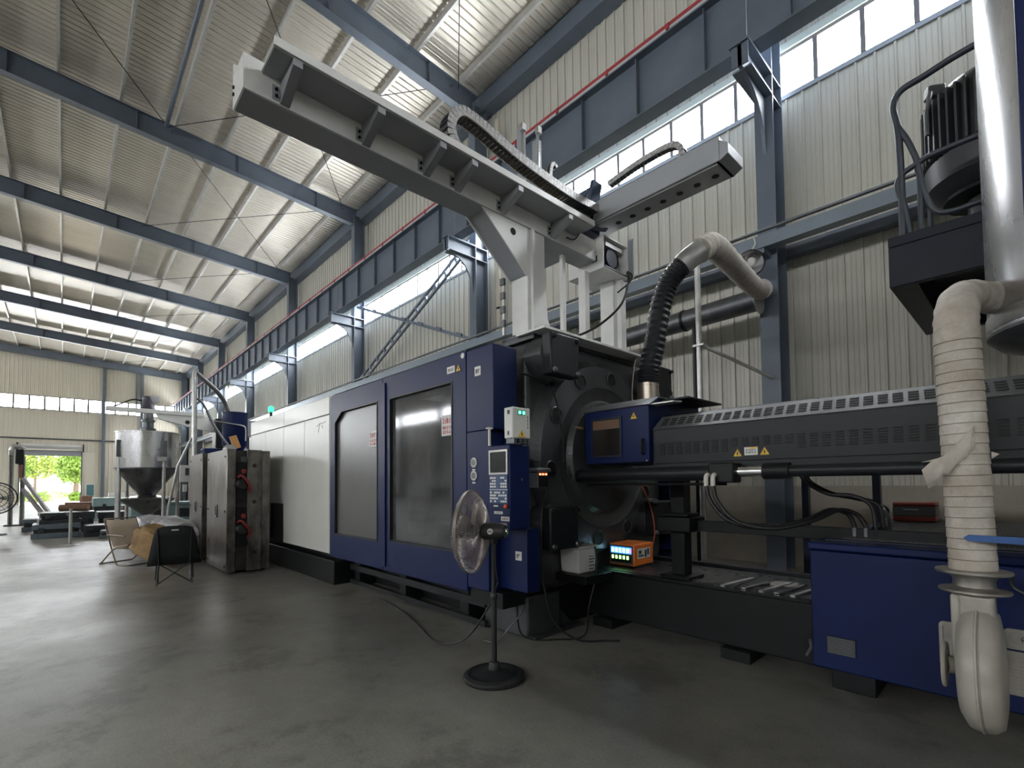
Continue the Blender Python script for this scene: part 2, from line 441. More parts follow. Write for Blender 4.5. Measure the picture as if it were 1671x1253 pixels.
# end wall posts
for y0 in (2.62, 5.5):
    B().prism([(XE+.18+py, y0+px) for px, py in ipoly(.22, .3, .016, .014)], 'z', 0, zr(y0)+.1).build('steel_column', m_steel, kind='structure')
B().box(XE+.02, XE+.35, 5.0, 5.12, 9.2, 13.0).build('steel_column', m_steel, kind='structure')

# crane runway girder with stiffeners and the red conductor rail
gx1 = COLX[0]
for i in range(len(COLX)-1):
    xa, xb = COLX[i+1]+.005, COLX[i]-.005
    g = B().prism([(8.11+px, 9.12+pz) for px, pz in ipoly(.32, 1.24, .03, .02)], 'x', xa, xb).build('crane_girder', m_steel, kind='structure')
    for j in range(6):
        xs = xa + .67 + j*1.35
        st = B().prism([(8.0, 8.54), (8.099, 8.54), (8.099, 9.70), (8.0, 9.70)], 'x', xs-.008, xs+.008).build('stiffener', m_steel, g)
cr = thing('conductor_rail', 'long red conductor rail fixed along the top of the crane girder', 'rail', (-24, 7.86, 9.85))
B().box(XE+.3, XB, 7.955, 8.005, 9.805, 9.875).build('rail_cover', m_red, cr)
B().box(XE+.3, XB, 7.96, 8.0, 9.742, 9.804).build('rail_strip', mat('grey_pvc', (.5,.5,.52), .45), cr)
cl0 = None
k = 0; x = XB - .6
while x > XE + 1:
    if cl0 is None: cl0 = B().box(x-.03, x+.03, 7.935, 7.954, 9.745, 9.86).build('rail_clip', m_red, cr)
    else: shift(cl0, (x - (XB-.6), 0, 0))
    x -= 1.35

# diagonal wall bracing between the second and third columns
wb = thing('wall_brace', 'blue-grey crossed bracing with a ladder-like lattice member on the wall', 'brace', (-15, 8.9, 5.5))
pa, pb = Vector((-18.75, 8.9, 5.75)), Vector((-11.25, 8.9, 8.85)); d = (pb-pa).normalized(); up = Vector((0,1,0)).cross(d).normalized()
for s in (-1, 1): B().beam(pa + up*.13*s, pb + up*.13*s, (0,1,0), [(-.035,-.035),(.035,-.035),(.035,.035),(-.035,.035)]).build('chord', m_steel, wb)
nb = 13
for i in range(nb):
    c = pa + (pb-pa)*((i+.5)/nb)
    B().beam(c - up*.1, c + up*.1, d, [(-.03,-.05),(.03,-.05),(.03,.05),(-.03,.05)]).build('batten', m_steel, wb)
B().beam((-19.0, 8.86, 8.9), (-11.3, 8.86, 5.8), (0,1,0), [(-.05,-.03),(.05,-.03),(.05,.03),(-.05,.03)]).build('single_brace', m_steel, wb)
# slotted clips
for i in range(7):
    c = Vector((-19.0, 8.80, 8.95)).lerp(Vector((-11.3, 8.80, 5.85)), (i+.5)/7)
    B().obox(c, (.28,.05,.09), (0, .38, 0)).build('clip', m_steel, wb)

# cable trunking along the columns
ct = thing('cable_trunking', 'blue-grey cable trunking running along the wall columns above the machine', 'cable tray', (-24, 8.55, 5.4))
B().prism([(8.42,5.36),(8.62,5.36),(8.62,5.40),(8.46,5.40),(8.46,5.53),(8.62,5.53),(8.62,5.57),(8.42,5.57)], 'x', -57, XB-.2).build('trunking', mat('trunking_grey', (.20,.24,.28), .35, .4), ct)
B().cyl((-57, 8.38, 5.62), (XB-.2, 8.38, 5.62), .03, n=10).build('conduit', m_galvd, ct)
for x in COLX: B().box(x-.05, x+.05, 8.45, 8.735, 5.28, 5.358).build('support_bracket', m_steel, ct)
# white downpipe beside the second column
for x, top in ((-10.35, 12.1), (-42.6, 11.9), (-50.7, 11.8)):
    dp = thing('downpipe', {-10.35: 'cream plastic downpipe beside the second wall column, above the girder', -42.6: 'cream plastic downpipe beside the sixth wall column', -50.7: 'cream plastic downpipe beside the second last wall column'}[x], 'pipe', (x, 9.12, 0))
    B().lathe([(.07, .1), (.07, top-.05), (.085, top-.04), (.085, top), (0, top)], (x, 9.12, 0), n=14).build('pipe', mat('cream_plastic', (.55,.50,.42), .5), dp)
    for zz in (6.5, 10.4): B().lathe([(.078, zz), (.082, zz+.01), (.082, zz+.05), (.078, zz+.06)], (x, 9.12, 0), n=14).build('pipe_clamp', m_black, dp)
# ------------------------------------------------------------------ injection moulding machine
m_navy = mat('navy_paint', (.0062,.016,.082), .40, 0, var=.22, scale=2.5, rvar=.06, spec=.25)
m_navyd = mat('navy_paint_dark', (.010,.016,.045), .42, 0, var=.2, scale=3)
m_cream = mat('cream_panel', (.60,.60,.55), .34, 0, var=.10, scale=1.6, rvar=.06)
m_cast = mat('black_casting', (.080,.083,.088), .36, .35, var=.4, scale=2.2, bump=.2, bscale=25, rvar=.12)
m_grey = mat('grey_steel', (.20,.21,.22), .36, .6, var=.3, scale=4)
m_cover = mat('charcoal_cover', (.015,.0165,.019), .42, .1, var=.2, scale=3, spec=.35)
m_slot = mat('dark_slot', (.004,.004,.005), .7)
m_yel = mat('warning_yellow', (.75,.48,.03), .45)
m_lab = mat('label_white', (.72,.71,.68), .5)
m_ink = mat('label_ink', (.05,.05,.05), .6)
m_redink = mat('red_ink', (.50,.05,.07), .55)
m_lite = emit('green_led', (.05,1.0,.35), 6)
def glassy(name, col, rough, al, k=2.2, thr=(.42,.56)):
    M = mat(name, col, rough, 0, var=.3, scale=2.2, rvar=.05, spec=.6, col2=tuple(x*k for x in col), thr=thr)
    M.node_tree.nodes['Principled BSDF'].inputs['Alpha'].default_value = al; return M
m_pc1 = glassy('smoked_sheet_dull', (.13,.13,.13), .30, .92, .7, (.2,.8))
m_pc2 = glassy('smoked_sheet_clear', (.05,.053,.056), .06, .68)
mc = thing('injection_moulding_machine', 'large navy and cream injection moulding machine with black platen and long barrel cover', 'machine', (-4, 4.7, 0))

# clamp side: bases
B().box(-11.6, -7.18, 2.98, 6.3, 0.0, .36).build('rear_base', m_black, mc, bevel=.015)
B().box(-11.5, -7.24, 3.12, 6.2, .362, .46).build('rear_base_rail', m_black, mc)
B().box(-7.17, -3.45, 3.5, 6.1, 0.0, .44).build('clamp_base', m_black, mc, bevel=.015)
for x in (-6.95, -5.62, -4.3): B().box(x-.08, x+.08, 3.24, 3.495, 0, .46).build('base_foot', m_black, mc, bevel=.01)
B().box(-7.1, -3.9, 3.2, 3.235, .22, .30).build('base_rail', m_cover, mc)
B().box(-7.1, -3.9, 3.2, 3.235, .02, .08).build('base_rail', m_cover, mc)
# cream guard panels
B().box(-11.5, -7.19, 3.02, 6.2, .47, 2.80).build('guard_body', m_black, mc)
def cream(x0, x1, z0, z1): return B().box(x0+.004, x1-.004, 2.94, 3.015, z0+.004, z1-.004).build('guard_panel', m_cream, mc, bevel=.008)
for x0, x1, z0 in ((-11.5,-10.42,1.16), (-10.42,-9.35,1.16), (-9.35,-8.30,.46), (-8.30,-7.26,.46)): cream(x0, x1, z0, 2.575)
for x0, x1 in ((-11.5,-9.35), (-9.35,-7.26)): cream(x0, x1, 2.575, 2.86)
B().prism([(-7.255,2.945),(-7.20,2.955),(-7.165,2.99),(-7.16,3.2),(-7.255,3.2)], 'z', .46, 2.86).build('guard_corner', m_cream, mc)
B().box(-11.5, -7.2, 3.0, 6.2, 2.801, 2.84).build('guard_top', m_cream, mc)
B().box(-7.158, -7.12, 3.0, 3.2, .46, 2.80).build('door_gap_post', m_slot, mc)
# small lattice under the rear panels
for x in (-11.2, -10.3, -9.5): B().box(x-.03, x+.03, 3.0, 3.018, .47, 1.15).build('rear_strut', m_cover, mc)
# handwriting on the cream panel
hw = B()
for p, q in (((-7.75,2.43),(-7.62,2.47)), ((-7.62,2.47),(-7.70,2.33)), ((-7.62,2.47),(-7.50,2.46)), ((-7.55,2.44),(-7.52,2.38)), ((-7.52,2.46),(-7.40,2.48))):
    hw.beam((p[0],2.9385,p[1]), (q[0],2.9385,q[1]), (0,1,0), [(-.004,-.001),(.004,-.001),(.004,.001),(-.004,.001)])
hw.build('pen_marks', m_ink, mc, kind='stuff')

# sliding doors
def door(x0, x1, inner, glass):
    z0, z1 = .45, 2.815; n = len(inner)
    outer = [(x0,z0),(x1,z0),(x1,z1),(x0,z1)] if n == 4 else [(x0,z0),(x1,z0),(x1,z1),(x0+.35,z1),(x0,z1-.35)]
    if n == 5: outer = [(x0,z0),(x1,z0),(x1,z1),(x0+.02,z1),(x0,z1-.02)]
    d = B().ring(outer, inner, 'y', 2.89, 2.955).build('sliding_door', m_navy, mc, bevel=.007)
    ins = [(a + (.012 if a < (x0+x1)/2 else -.012)*-1, c) for a, c in inner]
    B().prism(inner, 'y', 2.925, 2.932).build('door_window', glass, d)
    cx = sum(a for a, _ in inner)/n; cz = sum(c for _, c in inner)/n
    sm = [(cx+(a-cx)*.985, cz+(c-cz)*.99) for a, c in inner]
    B().ring([(cx+(a-cx)*1.012, cz+(c-cz)*1.008) for a, c in inner], sm, 'y', 2.884, 2.924).build('window_seal', m_rubber, d)
    return d
d1 = door(-7.11, -5.49, [(-6.93,.79),(-5.63,.79),(-5.63,2.545),(-6.70,2.545),(-6.93,2.40)], m_pc1)
d2 = door(-5.48, -3.785, [(-5.31,.82),(-4.02,.82),(-4.02,2.54),(-5.31,2.54)], m_pc2)
B().box(-5.49, -5.40, 2.872, 2.888, .5, 2.75).build('door_overlap', m_navy, d2, bevel=.004)
def notice(x0, x1, z0, z1, par, cols, seed):
    s = B().box(x0, x1, 2.9155, 2.9245, z0, z1).build('notice', m_lab, par)
    b = B(); marks(b, x0+.02, x1-.02, z0+(z1-z0)*.55, z1-.02, 2.915, 1, cols, seed); marks(b, x0+.02, x1-.02, z0+.015, z0+(z1-z0)*.5, 2.915, 2, cols, seed+1)
    b.build('red_lettering', m_redink, s, kind='stuff')
notice(-5.90, -5.645, 1.985, 2.19, d1, 4, 11)
notice(-4.245, -4.03, 2.0, 2.215, d2, 5, 12)
def sticker(x0, x1, z0, z1, y, par, mt=m_lab, seed=1, rows=1, cols=3, ink=m_ink, mk=True):
    s = B().box(x0, x1, y-.003, y, z0, z1).build('sticker', mt, par)
    if mk: marks(B(), x0+(x1-x0)*.12, x1-(x1-x0)*.12, z0+(z1-z0)*.2, z1-(z1-z0)*.2, y-.003, rows, cols, seed).build('sticker_print', ink, s, kind='stuff')
    return s
def triangle(x, z, s, y, par):
    t = B().prism([(x-s/2, z), (x+s/2, z), (x, z+s*.87)], 'y', y-.003, y).build('warning_sign', m_yel, par)
    B().prism([(x-s*.05, z+s*.18), (x+s*.09, z+s*.18), (x+s*.02, z+s*.34), (x+s*.10, z+s*.34), (x-s*.05, z+s*.62), (x, z+s*.42), (x-s*.09, z+s*.42)], 'y', y-.0045, y-.0031).build('warning_symbol', m_ink, t)
    B().ring([(x-s/2, z), (x+s/2, z), (x, z+s*.87)], [(x-s*.40, z+s*.055), (x+s*.40, z+s*.055), (x, z+s*.75)], 'y', y-.0042, y-.0031).build('warning_border', m_ink, t)
sticker(-4.10, -3.965, 2.63, 2.70, 2.889, d2, seed=3, cols=4)
triangle(-3.905, 2.625, .095, 2.889, d2)
B().lathe([(0,0),(.028,.0),(.028,.006),(0,.008)], (-3.83,2.889,2.77), (0,-1,0), 20).build('round_cap', m_lab, d2)
# interior seen through the sheet: moving platen, mould halves, tie bars
B().box(-6.75, -6.1, 3.35, 5.9, .46, 2.75).build('moving_platen', m_cast, mc, bevel=.03)
B().box(-6.09, -5.5, 3.6, 5.4, .8, 2.4).build('mould_half', m_grey, mc, bevel=.01)
B().box(-5.05, -4.42, 3.6, 5.4, .8, 2.4).build('mould_half', m_grey, mc, bevel=.01)
for z in (1.06, 2.76):
    for y in (3.6, 5.4): B().cyl((-11.0, y, z), (-3.4, y, z), .09, n=14).build('tie_bar', m_chrome, mc)
B().box(-7.15, -3.4, 6.15, 6.2, .46, 2.75).build('rear_guard', m_navyd, mc)

# guard post beside the doors
gp = B().prism([(-3.775,2.89),(-3.37,2.89),(-3.37,3.19),(-3.775,3.19)], 'z', 2.0, 2.80).build('guard_post', m_navy, mc, bevel=.008)
B().box(-3.775, -3.455, 2.89, 3.19, .50, 1.999).build('post_lower', m_navy, gp, bevel=.006)
B().box(-3.454, -3.09, 3.03, 3.19, .52, 1.09).build('post_foot', m_navy, gp, bevel=.006)
B().box(-3.454, -3.37, 3.1, 3.19, 1.091, 1.999).build('post_recess', m_navyd, gp)
B().box(-3.775, -3.3, 2.92, 3.2, .36, .499).build('post_plinth', m_black, gp)
for z in (1.70, 1.575):
    k = B().lathe([(0,.0),(.048,.0),(.048,.006),(.038,.012),(.034,.006),(0,.006)], (-3.665,2.889,z), (0,-1,0), 24).build('indicator_dial', m_lab, gp)
    B().lathe([(.012,.0),(.030,.0),(.030,.002),(.012,.002)], (-3.665,2.8815,z), (0,-1,0), 20).build('dial_mark', m_grey, k)
    B().box(-3.69, -3.64, 2.886, 2.889, z-.075, z-.062).build('dial_label', m_lab, gp)
sticker(-3.64, -3.55, 2.53, 2.62, 2.889, gp, seed=5, rows=1, cols=2)
sticker(-3.24, -3.16, .80, .88, 3.029, gp, seed=6, rows=1, cols=1)

# control panel
cp = B().box(-3.335, -3.035, 2.78, 3.02, 1.095, 1.835).build('control_panel', m_navy, mc, bevel=.012)
B().ring([(-3.30,1.575),(-3.055,1.575),(-3.055,1.79),(-3.30,1.79)], [(-3.283,1.592),(-3.072,1.592),(-3.072,1.773),(-3.283,1.773)], 'y', 2.768, 2.779).build('screen_bezel', m_galv, cp)
B().box(-3.282, -3.073, 2.772, 2.779, 1.593, 1.772).build('screen', mat('screen_off', (.025,.028,.028), .18), cp)
kp = B().box(-3.295, -3.06, 2.773, 2.779, 1.325, 1.57).build('keypad', mat('keypad_blue', (.03,.07,.17), .4), cp)
rn = random.Random(4); kb = B()
for r_ in range(9):
    for c_ in range(8):
        if (r_ == 4) or (r_ > 4 and 2 < c_ < 5) or rn.random() < .22: continue
        x0 = -3.288 + c_*.0280; z0 = 1.334 + r_*.0255; kb.box(x0, x0+.021, 2.770, 2.7728, z0, z0+.016)
kb.build('keys', m_lab, kp, kind='stuff')
B().box(-3.297, -3.058, 2.771, 2.7735, 1.440, 1.447).build('keypad_rule', m_galv, kp)
B().lathe([(0,.028),(.016,.026),(.018,.012),(.011,.01),(.011,0)], (-3.075,2.779,1.30), (0,-1,0), 18).build('emergency_button', mat('orange_red', (.75,.09,.02), .35), cp)
B().box(-3.25, -3.19, 2.776, 2.779, 1.295, 1.307).build('lamp_label', m_lab, cp)
sticker(-3.24, -3.13, 1.232, 1.255, 2.779, cp, seed=8, cols=4)
sticker(-3.15, -3.045, 1.175, 1.212, 2.779, cp, seed=9, cols=5)
sticker(-3.165, -3.08, 1.105, 1.155, 2.779, cp, mt=mat('label_pink', (.62,.42,.32), .5), seed=10, cols=3)
B().cyl((-3.325,2.80,1.836), (-3.325,2.80,1.985), .013, n=12).build('panel_rod', m_white, cp)
B().lathe([(0,.0),(.033,.0),(.033,.010),(.02,.018),(0,.018)], (-3.325,2.80,1.985), n=16).build('rod_cap', m_white, cp)
for x, z in ((-3.345,1.60), (-3.025,1.53)): B().lathe([(0,0),(.013,0),(.013,.012),(0,.012)], (x, 2.9, z), (1 if x > -3.2 else -1, 0, 0), 12).build('panel_screw', m_chrome, cp)

# fixed platen
yc, zc = 4.47, 1.78
XP = -3.42
def rrect(y0, y1, z0, z1, r, n=6):
    P = []
    for cy, cz, a in ((y1-r, z1-r, 0), (y0+r, z1-r, 90), (y0+r, z0+r, 180), (y1-r, z0+r, 270)):
        for i in range(n+1):
            t = R(a + 90*i/n); P.append((cy + r*math.cos(t), cz + r*math.sin(t)))
    return P
pl = B().prism(rrect(3.36, 5.86, .40, 2.99, .28), 'x', -4.2, XP).build('fixed_platen', m_cast, mc, bevel=.06, seg=3)
ri = B().lathe([(1.10,-.06),(1.02,.05),(.78,.075),(.74,.05),(.64,.045),(.60,.10),(.30,.13),(.0,.13)], (XP+.06, yc, zc), (1,0,0), 64, ref=(0,1,0)).build('platen_boss', m_cast, mc, ang=30)
for i in range(10):
    t = R(81 + 36*i); hy, hz = yc + .90*math.cos(t), zc + .90*math.sin(t)
    if not (.6 < hz < 2.9): continue
    h = B().lathe([(.088,.0),(.088,.018),(.076,.024),(.070,.0)], (XP+.115, hy, hz), (1,0,0), 24).build('platen_hole', m_cast, ri)
    B().lathe([(.0,.0),(.071,.0),(.071,.002),(0,.002)], (XP+.126, hy, hz), (1,0,0), 20).build('hole_shadow', m_slot, h)
B().box(-4.0, -3.35, 3.28, 3.75, 0, .40).build('platen_foot', m_cast, mc, bevel=.02)
B().box(-4.0, -3.35, 5.3, 5.8, 0, .40).build('platen_foot', m_cast, mc, bevel=.02)
B().prism([(3.5,0),(3.98,0),(3.98,.03),(3.78,.22),(3.70,.22),(3.5,.03)], 'x', -3.62, -3.40).build('foot_lug', m_cast, mc, bevel=.006)
B().box(-3.75, -3.28, 3.3, 4.05, 0, .028).build('foot_plate', m_cast, mc, bevel=.005)
# tie bar nuts: collar plus square cover with bolts
for (yy, zz) in ((3.60,2.75), (3.56,1.06), (5.44,2.72), (5.36,1.06)):
    nut = B().lathe([(.235,-.02),(.235,.20),(.22,.21)], (XP, yy, zz), (1,0,0), 32).build('tie_bar_nut', m_cast, mc)
    B().box(XP+.19, XP+.32, yy-.21, yy+.21, zz-.205, zz+.205).build('nut_cover', m_cover, nut, bevel=.018)
    for sy in (-1,1):
        for sz in (-1,1): B().lathe([(.026,-.005),(.026,.012),(.018,.02),(.018,.032),(0,.032)], (XP+.32, yy+.17*sy, zz+.165*sz), (1,0,0), 10).build('cover_bolt', m_bolt if sz < 0 else m_black, nut)
B().box(-4.1, -3.44, 3.5, 5.7, 2.985, 3.03).build('platen_top_plate', m_cast, mc)
# dark stain-like polished patch and small pipe stubs on the platen
B().lathe([(.09,0),(.09,.12),(.075,.13)], (XP+.0, 3.92, 1.62), (1,0,0), 24).build('cylinder_eye', m_cast, mc)
B().cyl((XP+.05, 3.78, 1.565), (XP+.05, 4.02, 1.565), .035, n=14).build('eye_pin', m_black, mc)
B().tube([(XP+.03,3.30,1.70),(XP+.03,3.30,1.92)], .008, 6).build('oil_pipe', m_cover, mc)

# nozzle guard
ng = B().prism([(4.0,1.685),(4.0,2.22),(4.16,2.30),(5.0,2.30),(5.0,1.685)], 'x', -3.19, -2.44).build('nozzle_guard', m_navy, mc, bevel=.008)
B().prism([(3.985,2.225),(4.155,2.312),(5.0,2.312),(5.0,2.302),(4.16,2.302),(3.995,2.218)], 'x', -3.2, -2.42).build('guard_lid', m_grey, ng)
B().box(-3.09, -2.75, 3.992, 3.999, 1.76, 2.13).build('guard_window', mat('guard_glass', (.02,.018,.016), .15), ng)
B().ring([(-3.105,1.745),(-2.735,1.745),(-2.735,2.145),(-3.105,2.145)], [(-3.085,1.765),(-2.755,1.765),(-2.755,2.125),(-3.085,2.125)], 'y', 3.985, 3.9915).build('window_frame', m_navyd, ng)
B().box(-3.08, -2.76, 3.986, 3.9905, 2.03, 2.12).build('window_strip', mat('brown_tape', (.16,.09,.05), .5), ng)
triangle(-2.60, 2.10, .085, 3.999, ng)
B().tube([(-2.50,3.999,1.76),(-2.50,3.965,1.77),(-2.50,3.965,1.89),(-2.50,3.999,1.90)], .012, 8).build('guard_handle', m_black, ng)
B().box(-2.44, -2.15, 4.2, 4.9, 2.27, 2.285).build('guard_flap', m_black, ng)
B().prism([(-2.44,4.02),(-2.20,4.02),(-2.16,4.10),(-2.20,4.16),(-2.44,4.16)], 'z', 2.22, 2.232).build('flap_edge', m_galv, ng)
B().cyl((-2.46,4.0,1.70), (-2.46,3.985,1.70), .010, n=10).build('guard_screw', m_chrome, ng)
B().tube([(-3.19,3.96,2.06),(-3.28,3.95,2.075),(-3.30,3.94,2.08)], .016, 8).build('brass_fitting', mat('brass', (.45,.33,.16), .35, .9), ng)
B().box(-3.50, -3.30, 5.88, 5.95, .60, 1.50).build('rear_guard_panel', m_navy, mc, bevel=.005)

# barrel cover with louvre slots
XR = 3.2
bc = B().prism([(4.05,1.665),(4.05,1.985),(4.22,2.11),(4.8,2.13),(4.95,2.0),(4.95,1.665)], 'x', -2.43, XR).build('barrel_cover', m_cover, mc, bevel=.004)
B().prism([(4.035,1.985),(4.043,1.978),(4.225,2.112),(4.215,2.12)], 'x', -2.425, XR).build('cover_top_band', mat('cover_band', (.20,.205,.21), .33, .35, var=.3, scale=3), bc)
B().box(-2.43, XR, 4.04, 4.95, 1.655, 1.664).build('cover_skirt', m_black, bc)
B().box(-2.40, XR, 4.0, 4.95, 1.61, 1.654).build('cover_rail', m_cover, bc)
B().prism([(4.3,2.112),(4.36,2.15),(4.42,2.15),(4.48,2.118)], 'x', -2.40, -1.15).build('cover_conduit', m_black, bc)
lo = B(); hi = B()
k = 0; x = -2.36
while x < XR:
    for r_ in range(6 if not (-1.72 < x < -1.28) else 4):
        z0 = 1.745 + .019*r_ + (0 if not (-1.72 < x < -1.28) else .04)
        lo.box(x, x+.052, 4.046, 4.052, z0, z0+.009)
    if x > -2.42:
        for r_ in range(4):
            t = .24 + .15*r_; yy = 4.043 + .18*t; zz = 1.981 + .134*t
            lx = x - .004*r_
            hi.hexa([(lx, yy-.008, zz+.006), (lx+.055, yy-.008, zz+.006), (lx+.055, yy+.004, zz+.0149), (lx, yy+.004, zz+.0149)], [(lx, yy-.010, zz+.008), (lx+.055, yy-.010, zz+.008), (lx+.055, yy+.002, zz+.0169), (lx, yy+.002, zz+.0169)])
    x += .082
lo.build('vent_slots', m_slot, bc, kind='stuff'); hi.build('vent_slots', m_slot, bc, kind='stuff')
triangle(-1.655, 1.695, .085, 4.049, bc); triangle(-1.445, 1.70, .085, 4.049, bc)
sl = sticker(-1.60, -1.497, 1.705, 1.77, 4.049, bc, seed=21, rows=2, cols=5)
B().box(-1.565, -1.50, 4.0445, 4.0455, 1.757, 1.768).build('sticker_band', m_yel, sl)

# carriage cylinder, rod and pipe
B().cyl((-3.18,3.90,1.565), (-1.72,3.90,1.565), .062, n=20).build('carriage_cylinder', m_cover, mc)
B().lathe([(.03,-.01),(.07,-.01),(.07,.03),(.045,.03)], (-3.19,3.9,1.565), (1,0,0), 20).build('cylinder_clevis', m_black, mc)
B().box(-1.80, -1.60, 3.82, 3.98, 1.485, 1.645).build('cylinder_head', m_black, mc, bevel=.012)
B().cyl((-1.60,3.90,1.570), (-1.40,3.90,1.570), .040, n=18).build('piston_rod', m_chrome, mc)
B().cyl((-1.40,3.90,1.570), (-1.22,3.90,1.570), .062, n=18).build('rod_coupling', m_black, mc)
B().cyl((-1.22,3.90,1.568), (XR,3.90,1.568), .043, n=18).build('draw_bar', m_cover, mc)
B().cyl((-3.1,3.93,1.475), (-1.7,3.93,1.475), .012, n=8).build('cylinder_tie_rod', m_black, mc)
# hydraulic hoses with white elbow fittings
for dx in (0, .055):
    f = B().tube([(-1.80+dx,3.835,1.55),(-1.80+dx,3.80,1.545),(-1.80+dx,3.785,1.52),(-1.80+dx,3.785,1.46)], .019, 10, 3).build('hose_elbow', mat('fitting_white', (.62,.60,.55), .4), mc)
    B().tube([(-1.80+dx,3.785,1.47),(-1.76+dx,3.77,1.34),(-1.62+dx,3.78,1.19),(-1.40+dx,3.9,1.14),(-1.19+dx,4.1,1.20),(-1.08+dx,4.3,1.27),(-.99+dx,4.4,1.24),(-.955+dx*1.3,4.42,1.16),(-.95+dx*1.3,4.42,1.10)], .0165, 10, 6).build('hydraulic_hose', m_rubber, f)
    B().cyl((-.95+dx*1.3,4.42,1.07), (-.95+dx*1.3,4.42,1.135), .024, n=10).build('hose_ferrule', m_grey, f)
for k_, dy in enumerate((0, .09)):
    f = B().tube([(-1.28,4.28+dy,1.56),(-1.22,4.32+dy,1.47),(-1.10,4.38+dy,1.39),(-.95,4.4+dy,1.375-.02*k_),(-.84+dy*.3,4.42+dy,1.30),(-.815+dy*.3,4.42+dy,1.10)], .0165, 10, 6).build('hydraulic_hose', m_rubber, mc)
    B().cyl((-.815+dy*.3,4.42+dy,1.07), (-.815+dy*.3,4.42+dy,1.15), .024, n=10).build('hose_ferrule', m_black, f)
B().tube([(-.78,4.7,1.07),(-.79,4.72,1.20),(-.88,5.0,1.28),(-1.06,6.3,1.18),(-1.09,6.4,1.10)], .013, 8, 5).build('thin_hose', m_rubber, mc)

# bed, support post, guide rail
bed = B().box(-3.34, XR, 4.2, 5.30, .09, .555).build('injection_bed', m_black, mc, bevel=.012)
for x in (-3.1, -1.75, .2, 2.4): B().box(x-.12, x+.12, 4.12, 4.5, 0, .089).build('bed_foot', m_black, mc)
m_deck = mat('oily_deck', (.045,.046,.05), .30, .35, var=.6, scale=7, bump=.5, bscale=60, rvar=.15)
for x0, x1 in ((-3.30,-2.62), (-2.61,-1.86), (-1.85,-1.22)): B().box(x0, x1, 4.32, 5.18, .556, .566).build('deck_plate', m_deck, bed)
B().box(-3.33, XR, 5.22, 5.29, .556, .60).build('bed_rear_rail', m_cover, bed, bevel=.006)
B().box(-3.33, -1.2, 4.20, 4.24, .556, .575).build('bed_front_rail', m_black, bed)
for i, x in enumerate((-1.92, -1.74, -1.60, -1.48, -1.36)):
    B().hexa([(x,4.26,.568),(x+.035,4.26,.568),(x+.095,4.78,.568),(x+.06,4.78,.568)], [(x,4.26,.588),(x+.035,4.26,.588),(x+.095,4.78,.588),(x+.06,4.78,.588)]).build('scrap_bar', m_chrome if i % 2 else m_galv, bed)
B().obox((-1.55,4.72,.575), (.22,.2,.008), (0,0,.3)).build('card_piece', mat('grey_card', (.26,.24,.22), .7), bed)
B().obox((-2.02,4.35,.572), (.4,.2,.012), (0,0,.12)).build('loose_plate', m_deck, bed)
sp = B().box(-2.44, -2.30, 4.36, 4.50, .60, 1.61).build('support_post', m_black, mc, bevel=.008)
B().box(-2.52, -2.22, 4.28, 4.58, .568, .60).build('post_base_plate', m_black, sp, bevel=.006)
B().box(-2.54, -2.20, 4.27, 4.59, 1.02, 1.16).build('post_collar', m_black, sp, bevel=.012)
B().box(-2.50, -2.24, 4.31, 4.55, 1.161, 1.195).build('collar_ring', m_black, sp, bevel=.01)
B().box(-2.19, XR, 4.40, 4.52, 1.03, 1.13).build('guide_rail', m_black, mc, bevel=.006)
B().tube([(-2.86,5.1,.95),(-2.50,4.75,.60)], .025, 10).build('brace_tube', m_chrome, mc)

# navy injection cabinet
cb = B().box(-1.155, XR, 4.05, 6.95, .145, .985).build('drive_cabinet', m_navy, mc, bevel=.01)
B().box(-1.165, XR, 4.035, 6.95, .992, 1.045).build('cabinet_lid', m_navy, cb, bevel=.012)
B().box(-1.10, XR, 4.25, 4.33, 1.046, 1.052).build('lid_seam', m_navyd, cb)
m_mat = mat('ribbed_mat', (.03,.031,.033), .5, 0, var=.3, scale=20)
tm = B().box(-1.02, XR, 4.38, 6.9, 1.046, 1.058).build('tread_mat', m_mat, cb)
rb = B(); x = -1.0
while x < 1.2: rb.box(x, x+.012, 4.385, 6.89, 1.0581, 1.063); x += .024
rb.build('tread_ribs', m_mat, tm, kind='stuff')
gr = B().box(-1.06, -.885, 4.042, 4.0495, .262, .385).build('side_grille', m_cover, cb)
for i in range(9): B().box(-1.055, -.89, 4.036, 4.0415, .268+.013*i, .275+.013*i).build('grille_slat', m_grey, gr)
for x in (-.92, .9, 2.6): B().box(x-.13, x+.13, 4.1, 4.5, 0, .144).build('cabinet_foot', m_black, cb, bevel=.008)
m_pl = mat('nickel_plate', (.42,.40,.36), .33, .7, var=.3, scale=8)
for x0, x1, z0, z1 in ((-.445,-.30,.335,.615), (-.16,-.02,.515,.63)):
    q = B().ring(rrect(x0, x1, z0, z1, .025), rrect(x0+.018, x1-.018, z0+.018, z1-.018, .018), 'y', 4.03, 4.0495).build('inlet_plate', m_pl, cb)
    B().box(x0+.018, x1-.018, 4.045, 4.0495, z0+.018, z1-.018).build('plate_face', m_pl, q)
    B().lathe([(.018,0),(.018,.02),(.01,.028),(0,.028)], ((x0+x1)/2+.02, 4.044, z1-.05), (0,-1,0), 14).build('plate_latch', m_chrome, q)
vg = B().box(-.16, .4, 4.04, 4.0495, .25, .50).build('vent_panel', m_pl, cb)
for i in range(12): B().box(-.158, .398, 4.028, 4.0395, .258+.02*i, .268+.02*i).build('vent_slat', m_pl, vg)
B().tube([(-.12,4.04,.93),(-.10,3.98,.87),(0,3.96,.84),(.15,3.98,.86),(.3,4.02,.93)], .010, 8, 6).build('grey_cable', m_galvd, cb)
